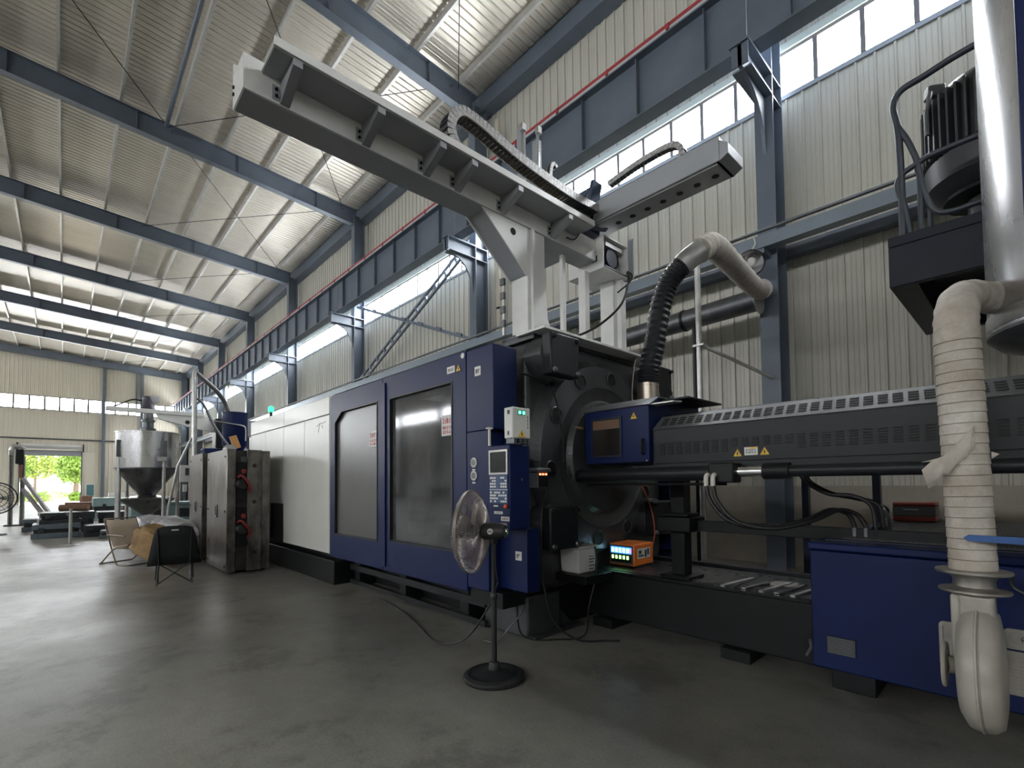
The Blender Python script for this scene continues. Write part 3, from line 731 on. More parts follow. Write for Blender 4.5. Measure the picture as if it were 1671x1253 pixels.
B().tube([(-1.2,4.07,.20),(-1.165,4.06,.27),(-1.165,4.04,.33)], .012, 8).build('drain_stub', m_grey, cb)
# rear posts carrying the service platform
for x in (-1.90, -1.20): B().box(x-.035, x+.035, 6.56, 6.64, 0, 1.60).build('rear_post', m_navyd, mc)
# ------------------------------------------------------------------ take-out robot on the platen
m_rob = mat('robot_white', (.80,.80,.77), .36, 0, var=.10, scale=5)
m_robg = mat('robot_grey', (.36,.38,.40), .36, .1, var=.08, scale=3)
m_trayd = mat('bracket_shade_grey', (.32,.33,.34), .4, .2)  # bracket grey, also the shade painted under beam, tray and arm
m_chain = mat('cable_chain_black', (.014,.014,.016), .42)
m_chainl = mat('cable_chain_side_sheen', (.50,.49,.48), .42, .2, var=.5, scale=40)  # whitish reflection on the side plates, painted as light speckled grey
rb = thing('takeout_robot', 'white gantry take-out robot with long cantilevered beam and cable chains above the machine', 'robot', (-3.6, 4.3, 3.03))
X0, X1, ZB, ZT = -3.735, -3.465, 4.13, 4.40
beam = B().prism([(X0,ZB),(X1,ZB),(X1,ZT-.03),(X1-.012,ZT-.03),(X1-.012,ZB+.012),(X0+.012,ZB+.012),(X0+.012,ZT+.06),(X0,ZT+.06)], 'y', .82, 4.6).build('main_beam', m_rob, rb, bevel=.003)
B().box(X0+.01, X1-.01, .83, 4.595, ZB-.006, ZB-.0005).build('beam_underside_shade', m_trayd, beam)  # dark sheet painting the shade below the white beam
B().box(X0+.012, X1-.012, .821, .835, ZB+.012, ZT-.03).build('beam_end_plate', m_rob, beam)
B().box(X0+.03, X1-.03, .84, 4.5, ZB+.16, ZB+.20).build('linear_rail', mat('rail_brass', (.38,.28,.12), .35, .8), beam)
for z in (4.22, 4.27): B().lathe([(0,0),(.012,0),(.012,.01),(0,.01)], (-3.70, .821, z), (0,-1,0), 10).build('end_bolt', m_black, beam)
tray = B().prism([(-3.463,4.30),(-3.19,4.30),(-3.19,4.36),(-3.198,4.36),(-3.198,4.308),(-3.463,4.308)], 'y', .93, 4.22).build('cable_tray', m_rob, rb)
B().box(-3.46, -3.205, .935, 4.215, 4.292, 4.2995).build('tray_underside_shade', m_trayd, tray)  # shade below the tray, laid on as a grey sheet
for y in (1.05, 1.65, 2.20, 2.53, 3.08, 3.80):
    k = B().prism([(X1+.001,ZB+.005),(X1+.02,ZB+.005),(-3.20,4.245),(-3.20,4.291),(X1+.001,4.291)], 'y', y, y+.062).build('tray_bracket', m_trayd, rb)
    B().box(X1+.001, X1+.006, y-.05, y-.001, ZB+.02, ZB+.12).build('bracket_foot', m_robg, k)
    for z in (ZB+.045, ZB+.09): B().lathe([(.011,0),(.011,.012),(0,.012)], (X1+.006, y-.025, z), (1,0,0), 8).build('bracket_bolt', m_black, k)
# energy chain: side plates and links along a path
def chain(name, path, w, h, par, side, pitch=.045, outer=1):
    pts = spline([Vector(p) for p in path], 24)
    # resample
    L = [0]
    for a, b in zip(pts, pts[1:]): L.append(L[-1] + (b-a).length)
    out = []; t = 0; i = 0
    while t < L[-1]:
        while L[i+1] < t: i += 1
        f = (t-L[i])/max(1e-9, L[i+1]-L[i]); out.append(pts[i].lerp(pts[i+1], f)); t += pitch
    root = None; side = Vector(side).normalized()
    sA = B(); ln = B(); li = B()
    for a, b in zip(out, out[1:]):
        d = (b-a).normalized(); n = side.cross(d).normalized(); c = (a+b)/2; l = (b-a).length
        for s in (-1, 1):
            o = c + side*s*w/2
            e = [o + d*(sx*l*.46) + n*(sn*h/2) + side*(ss*.006) for ss in (-1,1) for sx, sn in ((-1,-1),(1,-1),(1,1),(-1,1))]
            sA.hexa(e[:4], e[4:])
        for sn in (-1, 1):
            o = c + n*sn*h*.42
            e = [o + d*(sx*l*.34) + side*(ss*w/2) + n*(q*.004) for q in (-1,1) for sx, ss in ((-1,-1),(1,-1),(1,1),(-1,1))]
            (ln if sn == outer else li).hexa(e[:4], e[4:])
    k = sA.build(name, m_chainl, par, kind='stuff', smooth=False)
    ln.build('chain_links', m_chain, k, kind='stuff', smooth=False)
    li.build('inner_links', m_chain, k, kind='stuff', smooth=False)
    c = B().tube([p for p in out[::3]], h*.16, 8); c.build('chain_cable', m_rubber, k)
    return k
# upper long chain: from the tray up, folding back to the carriage
chain('cable_chain', [(-3.33,2.60,4.34),(-3.33,2.42,4.40),(-3.33,2.36,4.56),(-3.33,2.46,4.72),(-3.33,2.66,4.73),(-3.33,3.2,4.63),(-3.33,3.9,4.58),(-3.33,4.42,4.60)], .13, .085, rb, (1,0,0))
# carriage and crosswise arm
ca = B().prism([(4.33,4.41),(4.62,4.41),(4.62,4.95),(4.45,4.95),(4.33,4.75)], 'x', -3.72, -3.42).build('carriage', mat('robot_navy', (.035,.055,.10), .35), rb, bevel=.01)
B().obox((-3.40, 4.46, 4.72), (.05,.16,.5), (0,.25,0)).build('carriage_cheek', mat('robot_navy', (0,0,0)), ca, bevel=.006)
arm = B().prism([(4.48,4.52),(4.84,4.52),(4.84,4.64),(4.78,4.76),(4.48,4.76)], 'x', -3.70, -1.93).build('cross_arm', m_robg, rb, bevel=.008)
B().prism([(-1.93,4.52),(-1.85,4.56),(-1.85,4.66),(-1.98,4.76),(-2.0,4.52)], 'y', 4.49, 4.83).build('arm_end', m_robg, arm, bevel=.004)
B().box(-3.68, -1.96, 4.51, 4.81, 4.505, 4.5195).build('arm_underside_shade', m_trayd, arm)  # grey sheet carrying the shade of the arm's lower face
for i in range(8):
    x = -3.38 + i*.19; B().lathe([(0,0),(.034,0),(.034,.003),(0,.003)], (x, 4.67, 4.5045), (0,0,-1), 16).build('lightening_hole', m_slot, arm)
chain('cable_chain', [(-3.3,4.66,5.00),(-2.9,4.66,5.05),(-2.55,4.66,5.05),(-2.42,4.66,5.0),(-2.38,4.66,4.90),(-2.44,4.66,4.79)], .07, .06, rb, (0,1,0))
# upright kick arms behind the carriage
for y, x in ((4.50,-4.62), (4.70,-4.52)):
    u = B().box(x-.05, x+.05, y-.04, y+.04, 4.55, 6.35 if x < -4.57 else 6.2).build('kick_arm', m_robg, rb, bevel=.005)
    for dx in (.056, .078): B().cyl((x+dx, y-.045, 4.6), (x+dx, y-.045, 6.3), .010, n=8).build('guide_shaft', m_chrome, u)
    B().box(x+.04, x+.10, y-.07, y+.0, 6.25, 6.34).build('end_stop', m_galv, u)
B().box(-4.68, -3.73, 4.44, 4.8, 4.44, 4.54).build('arm_crosshead', m_robg, rb)
chain('cable_chain', [(-4.40,4.82,4.6),(-4.40,4.82,5.3),(-4.40,4.82,5.75),(-4.40,4.88,5.9),(-4.40,4.96,5.86)], .06, .05, rb, (1,0,0))
# drive box at the end of the beam
db = B().ring([(4.60,4.02),(5.10,4.02),(5.10,4.42),(4.60,4.42)], [(4.614,4.034),(5.086,4.034),(5.086,4.406),(4.614,4.406)], 'x', -3.90, -3.36).build('drive_box', m_rob, rb, bevel=.003)
B().box(-3.898, -3.885, 4.614, 5.086, 4.034, 4.406).build('box_inner_wall', m_rob, db)
B().box(-3.52, -3.45, 4.592, 4.5995, 4.12, 4.19).build('box_window', m_navyd, db)
B().cyl((-3.85,4.85,4.22), (-3.42,4.85,4.22), .11, n=18).build('servo_motor', m_navyd, db)
B().box(-3.50, -3.40, 4.70, 5.05, 4.33, 4.38).build('servo_bracket', m_galv, db)
B().tube([(-3.45,4.72,4.10),(-3.40,4.85,4.06),(-3.42,4.98,4.15),(-3.45,5.0,4.3)], .012, 6, 4).build('servo_wire', m_rubber, db)
B().box(-3.36, -3.28, 5.101, 5.115, 4.0, 4.50).build('box_side_plate', m_robg, db)
B().box(-3.45, -3.35, 4.62, 5.06, 4.0345, 4.05).build('terminal_strip', m_galvd, db)
B().tube([(-3.52,4.3,4.52),(-3.45,4.4,4.47),(-3.36,4.52,4.44),(-3.30,4.58,4.43)], .022, 8, 5).build('feed_hose', m_navyd, rb)
B().tube([(-3.34,5.05,4.08),(-3.32,5.05,3.98),(-3.26,4.8,3.6),(-3.40,4.5,3.30),(-3.62,4.2,3.13),(-3.75,4.0,3.05)], .014, 8, 6).build('feed_cable', m_rubber, rb)
B().tube([(-3.35,5.07,4.10),(-3.29,5.08,4.04),(-3.30,5.04,3.94),(-3.38,4.9,3.80)], .010, 8, 6).build('feed_cable', m_rubber, rb)
B().tube([(-3.46,4.18,4.38),(-3.40,4.2,4.30),(-3.43,4.15,4.22),(-3.455,4.05,4.22)], .008, 6, 5).build('sensor_wire', m_rubber, rb)
# legs standing on the platen
B().box(-3.66, -3.24, 3.45, 5.34, 3.031, 3.058).build('base_plate', m_rob, rb, bevel=.004)
def leg(y0, y1, xa, xb, z1, fl):
    l = B().box(xa, xb, y0, y1, 3.056, z1).build('gantry_leg', m_rob, rb, bevel=.005)
    B().prism([(y1+.001,3.056),(y1+.12+fl,3.056),(y1+.05,3.25),(y1+.012,3.75),(y1+.001,3.8)], 'x', xb-.03, xb-.012).build('leg_gusset', m_rob, l)
    return l
la = leg(3.46, 3.72, -3.72, -3.48, 4.128, .02)
B().box(-3.478, -3.44, 3.50, 3.53, 3.06, 4.12).build('leg_rib', m_rob, la)
lb = leg(4.98, 5.12, -3.70, -3.50, 4.018, .06)
B().box(-3.46, -3.40, 5.0, 5.1, 3.06, 3.99).build('leg_rib', m_rob, lb)
for y in (4.16,): B().box(-3.66, -3.61, y, y+.05, 3.056, 4.128).build('thin_post', m_rob, rb)
lc = B().box(-3.66, -3.56, 4.5, 4.58, 3.056, 4.018).build('thin_post', m_rob, rb)
gz = B().prism([(2.86,4.128),(3.459,4.128),(3.459,3.62)], 'x', -3.49, -3.478).build('corner_gusset', m_rob, rb)
B().lathe([(0,0),(.036,0),(.036,.003),(0,.003)], (-3.4775, 3.26, 4.02), (1,0,0), 20).build('gusset_hole', m_slot, gz)
B().prism([(2.86,4.128),(3.459,4.128),(3.459,3.62)], 'x', -3.74, -3.728).build('corner_gusset', m_rob, rb)
B().hexa([(-3.727,2.90,4.127),(-3.491,2.90,4.127),(-3.491,3.45,3.64),(-3.727,3.45,3.64)], [(-3.727,2.91,4.1279),(-3.491,2.91,4.1279),(-3.491,3.459,3.65),(-3.727,3.459,3.65)]).build('gusset_web', m_robg, rb)
B().tube([(-3.78,3.40,3.06),(-3.78,3.40,3.62)], .02, 8).build('leg_conduit', m_galv, rb)
for z in (3.15, 3.3, 3.45, 3.6): B().box(-3.81, -3.75, 3.37, 3.40, z, z+.07).build('conduit_clip', m_galvd, rb)
# ------------------------------------------------------------------ ducts and wall equipment
# galvanised dust duct along the wall
du = thing('dust_duct', 'dark galvanised duct running along the wall behind the robot', 'duct', (-5.5, 8.45, 4.4))
B().cyl((-12.0, 8.45, 4.30), (-3.06, 8.45, 4.52), .185, n=28).build('duct_pipe', m_galvd, du)
for x, z in ((-4.35, 4.488), (-7.3, 4.416), (-10.0, 4.35)): B().lathe([(.187,-.03),(.198,-.025),(.198,.025),(.187,.03)], (x, 8.45, z), (1,0,.0246), 28).build('duct_clamp', m_black, du)
B().lathe([(0,0),(.24,0),(.24,.015),(0,.015)], (-3.05, 8.45, 4.52), (1,0,0), 28).build('duct_flange', m_galv, du)
B().lathe([(0,0),(.17,0),(.17,.03),(.12,.035),(0,.035)], (-2.99, 8.42, 4.66), (.55,-.83,0), 24).build('duct_cap', mat('dusty_white', (.62,.60,.56), .6, 0, var=.2, scale=20), du)
# black ribbed hose from the nozzle guard up to the wrapped pipe
hs = thing('extraction_hose', 'black ribbed extraction hose rising from the nozzle guard to a wrapped elbow', 'hose', (-2.95, 4.9, 2.31))
path = spline([Vector(p) for p in ((-2.93,4.80,2.565),(-2.915,4.815,2.76),(-2.86,4.86,3.1),(-2.80,4.90,3.5),(-2.71,4.95,3.76),(-2.58,5.02,3.91))], 11)
rr = [.114 + .008*math.cos(i*PI) + .0*i for i in range(len(path))]
B().tube(path, rr, 22).build('ribbed_hose', mat('hose_black', (.022,.024,.027), .34), hs, ang=12)
B().cyl((-2.93,4.80,2.314), (-2.93,4.80,2.60), .119, n=24).build('hose_collar', mat('collar_steel', (.42,.36,.30), .32, .9), hs)
B().lathe([(.10,0),(.165,0),(.165,.012),(.118,.02)], (-2.93,4.80,2.313), n=24).build('collar_flange', m_galv, hs)
wp = thing('wrapped_pipe', 'cloth-wrapped extraction pipe sloping from the hose elbow down to the wall column', 'pipe', (-2.8, 6.5, 4.3))
B().tube([(-2.60,5.0,3.89),(-2.53,5.05,3.97),(-2.45,5.14,4.06)], .122, 22, 4).build('elbow_sleeve', m_galv, wp)
m_wrap = mat('cloth_wrap', (.58,.53,.47), .75, 0, var=.25, scale=9, bump=.3, bscale=30)
pts = spline([Vector(p) for p in ((-2.45,5.13,4.05),(-2.42,5.30,4.16),(-2.44,5.55,4.20),(-2.55,6.2,4.27),(-2.78,7.4,4.42),(-2.96,8.30,4.58))], 16)
rnd = random.Random(3)
B().tube(pts, [.132 + .006*((i % 6) == 0) + rnd.uniform(-.002,.003) for i in range(len(pts))], 22).build('wrapped_tube', m_wrap, wp, ang=60)
po = thing('galvanised_pole', 'galvanised steel pole behind the machine with a thin brace to the wall column', 'pole', (-3.6, 7.45, 0))
B().cyl((-3.58,7.4,0), (-3.58,7.4,5.0), .045, n=16).build('pole_tube', m_galv, po)
B().cyl((-3.70,7.5,0), (-3.70,7.5,4.0), .04, n=12).build('inner_tube', m_black, po)
B().box(-3.66, -3.48, 7.33, 7.47, 3.64, 3.67).build('pole_clamp', m_galv, po)
B().beam((-3.5,7.4,3.63), (-2.95,8.70,3.22), (0,0,1), [(-.02,-.02),(.02,-.02),(.02,.02),(-.02,.02)]).build('pole_brace', m_galv, po)
# high-bay lamp
lp = thing('highbay_lamp', 'round metal high-bay lamp hanging from the trunking by the wall column', 'lamp', (-3.05, 8.3, 5.0))
B().lathe([(.05,.30),(.07,.24),(.10,.20),(.16,.10),(.205,0),(.20,0),(.15,.095),(.09,.18),(0,.19)], (-3.06, 8.20, 5.06), (-.15,.80,.58), 36).build('reflector', m_galvd, lp)
B().lathe([(.20,-.012),(.215,-.008),(.215,.012),(.20,.014)], (-3.06, 8.20, 5.06), (-.15,.80,.58), 36, caps=False).build('reflector_rim', m_black, lp)
B().lathe([(.198,.004),(.15,.088),(.09,.172),(.02,.18)], (-3.06, 8.20, 5.06), (-.15,.80,.58), 36, caps=False).build('reflector_liner', m_chrome, lp)
B().lathe([(0,.02),(.05,.03),(.075,.07),(.06,.12),(.03,.16),(0,.17)], (-3.06, 8.20, 5.06), (-.15,.80,.58), 20).build('lamp_bulb', mat('frosted_bulb', (.75,.75,.72), .35), lp)
B().cyl((-3.10,8.42,5.22), (-3.12,8.53,5.30), .05, n=14).build('lamp_housing', m_galvd, lp)
B().tube([(-3.12,8.5,5.30),(-3.12,8.40,5.34),(-3.04,8.36,5.42),(-3.06,8.37,5.55)], .012, 6, 4).build('lamp_cord', m_white, lp)

# ------------------------------------------------------------------ hopper dryer, platform, blower on the right
hp = thing('hopper_dryer', 'tall stainless steel hopper cylinder at the right edge with a navy side cover', 'hopper', (.46, 4.62, 2.13))
m_stain = mat('brushed_stainless', (.60,.60,.61), .27, 1., var=.05, scale=3, rvar=.06, stretch=(1,1,.3), thr=(.15,.85))
B().lathe([(.12,2.14),(.14,2.2),(.60,2.36),(.66,2.42),(.66,2.44)], (.46,4.62,0), n=56).build('hopper_cone', m_galvd, hp)
B().lathe([(.655,2.441),(.655,5.6)], (.46,4.62,0), n=64).build('hopper_shell', m_stain, hp)
B().lathe([(.657,2.46),(.662,2.47),(.662,2.55),(.657,2.56)], (.46,4.62,0), n=64).build('hopper_band', m_galv, hp)
B().prism([(.0,3.93),(.55,3.82),(1.1,4.0),(1.1,4.2),(.02,4.2)], 'z', 2.70, 5.5).build('navy_cover', m_navy, hp, bevel=.01)
B().box(.32, .60, 4.48, 4.76, 2.132, 2.20).build('throat_block', m_black, hp)

pf = thing('service_platform', 'dark navy box platform with tube railing high at the right', 'platform', (.1, 7.0, 3.4))
m_pfd = mat('platform_navy', (.008,.013,.026), .45, 0, var=.2, scale=3, spec=.25)
bx = B().ring([(-.93,6.0),(1.4,6.0),(1.4,8.35),(-.93,8.35)], [(-.72,6.08),(1.3,6.08),(1.3,8.25),(-.72,8.25)], 'z', 3.40, 3.80).build('platform_box', m_pfd, pf, bevel=.008)
B().box(-.93, 1.4, 6.0, 8.35, 3.801, 3.90).build('platform_deck', m_pfd, pf, bevel=.006)
for pp, r in (([(-.82,6.1,3.9),(-.82,6.1,4.45),(-.83,6.1,5.0),(-.86,6.1,5.25),(-.80,6.1,5.39),(-.62,6.1,5.43),(-.30,6.1,5.49),(.3,6.1,5.52),(1.2,6.1,5.53)], .032),
              ([(-.76,6.1,3.9),(-.80,6.1,4.2),(-.85,6.1,4.42),(-.82,6.1,4.53),(-.70,6.1,4.59),(-.4,6.1,4.64),(1.2,6.1,4.66)], .028),
              ([(-.68,6.1,3.9),(-.68,6.1,4.5),(-.74,6.1,4.8),(-.83,6.1,5.05)], .026),
              ([(-.69,6.1,4.55),(-.64,6.1,4.25),(-.57,6.1,4.07),(-.45,6.1,4.02),(-.2,6.1,4.03),(1.2,6.1,4.1)], .026),
              ([(-.82,8.2,3.9),(-.82,8.2,5.3)], .03)):
    B().tube(pp, r, 10, 5).build('railing_tube', mat('railing_navy', (.05,.06,.075), .35, .2), pf)
mo = thing('finned_motor', 'large dark grey finned electric motor above the service platform', 'motor', (-.05, 6.95, 3.9))
cx, cy = -.20, 6.95
m_mot = mat('motor_grey', (.055,.06,.065), .42, .2, var=.25, scale=6)
B().lathe([(.30,4.42),(.40,4.44),(.52,4.56),(.53,4.80),(.47,4.84),(.47,5.48),(.40,5.58),(.30,5.62),(0,5.62)], (cx,cy,0), n=48).build('motor_body', m_mot, mo)
B().lathe([(.0,4.40),(.39,4.40),(.40,4.43),(0,4.43)], (cx,cy,0), n=40).build('fan_grille', m_black, mo)
B().lathe([(.20,3.901),(.20,4.39),(.18,4.395)], (cx,cy,0), n=24).build('motor_pedestal', m_mot, mo)
fin = B().box(cx+.465, cx+.545, cy-.010, cy+.010, 4.85, 5.46).build('cooling_fin', m_mot, mo)
for i in range(1, 44):
    f = fin.copy(); COL.objects.link(f); a = 2*PI*i/44
    w = WL[fin.name] - Vector((cx,cy,0)); w = Matrix.Rotation(a, 3, 'Z') @ w + Vector((cx,cy,0))
    f.location = w - WL[mo.name]; f.rotation_euler = (0,0,a); WL[f.name] = w
B().tube([(cx-.43,cy-.30,5.58),(cx-.46,cy-.33,5.35),(cx-.46,cy-.32,5.12)], .022, 8).build('lifting_strap', m_grey, mo)
B().obox((cx-.40,cy-.22,5.60), (.16,.12,.12), (0,0,.6)).build('lifting_lug', m_mot, mo, bevel=.02)

# blower with wrapped pipe
bl = thing('blower', 'cream cast blower housing with a flange hanging below the wrapped pipe at right', 'blower', (-.24, 3.6, .18))
m_cast2 = mat('cream_casting', (.46,.44,.38), .36, 0, var=.2, scale=6, rvar=.08)
bx_, by_, bz_ = -.235, 3.58, .50
B().lathe([(.0,-.085),(.15,-.085),(.25,-.075),(.305,-.045),(.318,-.01),(.318,.01),(.312,.012),(.312,.016),(.318,.018),(.314,.05),(.285,.085),(.2,.098),(0,.10)], (bx_, by_, bz_), (1,0,.02), 48, ref=(0,1,0)).build('volute', m_cast2, bl, ang=55)
B().lathe([(.321,-.006),(.326,-.004),(.326,.004),(.321,.006)], (bx_+.005, by_, bz_), (1,0,.02), 48).build('casing_seam', m_cast2, bl)
B().prism([(-.315,.62),(-.16,.60),(-.165,.90),(-.325,.90)], 'y', 3.5, 3.68).build('outlet_neck', m_cast2, bl, bevel=.03, seg=3)
B().hexa([(-.335,3.49,.55),(-.29,3.49,.52),(-.29,3.66,.52),(-.335,3.66,.55)], [(-.335,3.49,.885),(-.30,3.49,.885),(-.30,3.66,.885),(-.335,3.66,.885)]).build('neck_rib', m_cast2, bl, bevel=.01)
B().lathe([(0,0),(.115,0),(.12,.008),(.115,.016),(0,.016)], (-.375, 3.52, .50), (1,0,0), 28).build('inlet_disc', m_cast2, bl)
B().cyl((-.36,3.52,.5), (-.30,3.54,.5), .045, n=14).build('inlet_hub', m_cast2, bl)
B().lathe([(.07,.0),(.145,.0),(.148,.006),(.145,.014),(.105,.016),(.088,.03),(.085,.06),(.10,.10)], (-.245,3.59,.895), n=32).build('outlet_flange', m_pl, bl)
B().lathe([(.10,0),(.155,.005),(.158,.012),(.155,.02),(.10,.022)], (-.247,3.59,.99), n=32).build('upper_flange', m_pl, bl)
bw = B().box(-.27, -.20, 3.80, 4.034, .42, .56).build('wall_bracket', m_black, bl)
vp = thing('wrapped_riser', 'vertical pipe bandaged in torn white cloth at the right, rising from the blower', 'pipe', (-.247, 3.59, 1.01))
m_wrap2 = mat('dirty_bandage', (.60,.57,.51), .8, 0, var=.35, scale=5, bump=.35, bscale=24, col2=(.40,.35,.29))
zz = 1.012; pts = []; rr = []; i = 0
def rx(z): return -.247 - .02*max(0, (z-1.0))
while zz < 2.28:
    for q, dr in ((0,.0), (.002,.004), (.052,.001), (.054,-.003)):
        pts.append(Vector((rx(zz+q), 3.60, zz+q))); rr.append(.096 + dr + rnd.uniform(-.0012,.0012))
    zz += .056
top = pts[-1]
bend = spline([top, Vector((-.275,3.64,2.40)), Vector((-.27,3.78,2.52)), Vector((-.25,4.0,2.60)), Vector((-.21,4.25,2.65)), Vector((-.10,4.45,2.66))], 8)[1:]
pts += bend; rr += [.096 + .004*((j % 5) == 0) for j in range(len(bend))]
B().tube(pts, rr, 28).build('bandaged_pipe', m_wrap2, vp, ang=30)
# loose torn end of the bandage
fl = []
for j in range(9):
    t = j/8; a = R(-62 - 95*t)
    r0 = .100 + .03*t*t; z0 = 1.72 - .20*t
    fl.append((Vector((rx(1.6)+r0*math.cos(a)*1.0, 3.60 + r0*math.sin(a), z0 + .055 - .0*t)), Vector((rx(1.6)+(r0+.012*t)*math.cos(a), 3.60 + (r0+.012*t)*math.sin(a), z0 - .06 + .03*math.sin(j*2.3)*t))))
tail = [(Vector((-.385,3.50,1.60)), Vector((-.36,3.50,1.48))), (Vector((-.43,3.49,1.55)), Vector((-.405,3.49,1.445)))]
seq = fl[:7] + tail
vs = [p for ab in seq for p in ab]; n = len(seq)
fo = B().add(vs, [(2*i, 2*i+1, 2*i+3, 2*i+2) for i in range(n-1)]).build('torn_flap', m_wrap2, vp)
sd = fo.modifiers.new('thick', 'SOLIDIFY'); sd.thickness = .003
for vsx in ([(-.34,3.53,1.62),(-.345,3.53,1.60),(-.43,3.51,1.592),(-.43,3.51,1.594)], [(-.155,3.55,1.64),(-.155,3.55,1.60),(-.125,3.55,1.625)]):
    o = B().add(vsx, [tuple(range(len(vsx)))]).build('cloth_shred', m_wrap2, vp); sd = o.modifiers.new('thick', 'SOLIDIFY'); sd.thickness = .003
B().prism([(-.27,1.19),(-.25,1.175),(.35,1.165),(.35,1.205),(-.25,1.207)], 'y', 3.455, 3.475).build('blue_bar', mat('bright_blue', (.03,.10,.30), .4), label='narrow blue bar reaching in from the right across the wrapped riser', cat='bar')

# ------------------------------------------------------------------ small things on the machine
ob = thing('temperature_controller', 'small orange temperature controller with glowing blue and green displays on the black bed', 'controller', (-3.13, 4.7, .566))
B().box(-3.29, -2.965, 4.52, 4.90, .585, .82).build('case', mat('orange_paint', (.80,.20,.03), .4), ob, bevel=.012)
for x in (-3.26, -3.0): B().box(x, x+.04, 4.56, 4.86, .5665, .5848).build('case_foot', m_rubber, ob)
fp = B().box(-3.275, -2.98, 4.512, 4.5195, .60, .805).build('front_panel', m_grey, ob)
B().box(-3.26, -2.995, 4.508, 4.5118, .715, .785).build('display_upper', emit('blue_display', (.05,.28,1.0), 1.4), fp)
B().box(-3.26, -2.995, 4.508, 4.5118, .62, .70).build('display_lower', mat('display_dark', (.01,.012,.012), .3), fp)
for i in range(5):
    x = -3.245 + i*.048
    B().box(x, x+.026, 4.504, 4.5078, .727, .772).build('upper_digit', emit('cyan_digit', (.55,.95,1.0), 5), fp)
    B().box(x, x+.024, 4.504, 4.5078, .655, .692).build('lower_digit', emit('green_digit', (.25,1.0,.15), 5), fp)
    B().box(x+.002, x+.020, 4.500, 4.5078, .625, .645).build('rocker_switch', m_black, fp)
B().box(-3.012, -2.998, 4.505, 4.5078, .73, .77).build('red_digit', emit('red_digit', (1.0,.08,.08), 4), fp)
lb = B().box(-2.9648, -2.963, 4.58, 4.83, .66, .77).build('side_label', m_lab, ob)
for i, (y0, y1, z0, z1) in enumerate(((4.60,4.70,.68,.70), (4.60,4.66,.71,.75), (4.72,4.76,.67,.75), (4.77,4.81,.69,.76))): B().box(-2.9629, -2.962, y0, y1, z0, z1).build('label_mark', m_ink, lb)
B().tube([(-2.99,4.90,.70),(-2.97,4.95,.95),(-3.02,4.93,1.25),(-3.10,4.85,1.50),(-3.12,4.6,1.66)], .007, 6, 6).build('orange_wire', mat('orange_wire', (.45,.10,.04), .5), ob)
bk = thing('white_canister', 'white square lidded canister standing beside the lower tie bar cover', 'canister', (-3.28, 3.97, .556))
B().hexa([(-3.40,3.83,.572),(-3.17,3.83,.572),(-3.17,4.10,.572),(-3.40,4.10,.572)], [(-3.41,3.815,.82),(-3.155,3.815,.82),(-3.155,4.115,.82),(-3.41,4.115,.82)]).build('body', m_white, bk, bevel=.012)
B().box(-3.425, -3.14, 3.80, 4.13, .821, .85).build('lid', m_white, bk, bevel=.008)
fr = B()
for i, z in enumerate((.60,.635,.67,.70,.73,.76)):
    fr.box(-3.1615, -3.1600, 3.99, 3.99+.075+.02*(i % 2), z, z+.010)
fr.build('printed_text', m_ink, bk, kind='stuff')
B().box(-3.50, -3.02, 3.76, 4.195, .49, .571).build('canister_shelf', m_black, mc, bevel=.006)
wc = thing('hot_runner_box', 'white control box with green display standing on top of the control panel', 'control box', (-3.05, 2.9, 1.84))
B().box(-3.105, -2.995, 2.78, 2.99, 1.882, 2.15).build('case', m_white, wc, bevel=.010)
for y0 in (2.80, 2.86, 2.92): B().box(-3.10, -3.0, y0, y0+.03, 1.841, 1.8818).build('plug', m_galvd, wc)
B().box(-2.9948, -2.992, 2.84, 2.93, 2.085, 2.125).build('display_frame', m_black, wc)
for y0 in (2.848, 2.895): B().box(-2.9918, -2.990, y0, y0+.028, 2.092, 2.118).build('green_digit', m_lite, wc)
t = B().prism([(2.845,1.895),(2.925,1.895),(2.885,1.955)], 'x', -2.9948, -2.992).build('warning_sign', m_yel, wc)
B().prism([(2.882,1.905),(2.890,1.905),(2.894,1.925),(2.880,1.94)], 'x', -2.9918, -2.991).build('warning_symbol', m_ink, t)
for z in (1.97,2.0,2.03,2.06): B().box(-2.9948, -2.9935, 2.955, 2.962, z, z+.022).build('side_mark', m_ink, wc)
B().box(-3.06, -3.03, 2.7785, 2.7798, 2.09, 2.125).build('front_mark', m_ink, wc); B().box(-3.06, -3.04, 2.7785, 2.7798, 1.91, 1.945).build('front_mark', m_ink, wc)
rl = thing('indicator_box', 'small grey box with glowing red digits hung on the black platen edge', 'indicator', (-3.2, 3.34, 1.44))
B().box(-3.30, -3.18, 3.265, 3.42, 1.45, 1.60).build('case', m_grey, rl, bevel=.008)
B().prism([(-3.31,1.601),(-3.165,1.601),(-3.165,1.63),(-3.19,1.645),(-3.31,1.645)], 'y', 3.245, 3.44).build('hood', m_galvd, rl, bevel=.006)
B().box(-3.41, -3.301, 3.38, 3.42, 1.50, 1.54).build('mount_arm', m_black, rl)
B().box(-3.1798, -3.177, 3.275, 3.41, 1.46, 1.59).build('face', m_black, rl)
for y0 in (3.285, 3.325, 3.365): B().box(-3.1768, -3.175, y0, y0+.025, 1.572, 1.588).build('red_digit', emit('red_led', (1.0,.10,.04), 9), rl)
tb = thing('red_toolbox', 'grey and dark red metal toolbox lying on the ribbed deck at right', 'toolbox', (-.86, 6.45, 1.063))
B().box(-1.03, -.69, 6.35, 6.65, 1.066, 1.12).build('lower_band', mat('tool_red', (.28,.05,.035), .38), tb, bevel=.012)
B().box(-1.03, -.69, 6.355, 6.645, 1.1205, 1.22).build('body', mat('tool_grey', (.12,.12,.125), .4, .4), tb, bevel=.004)
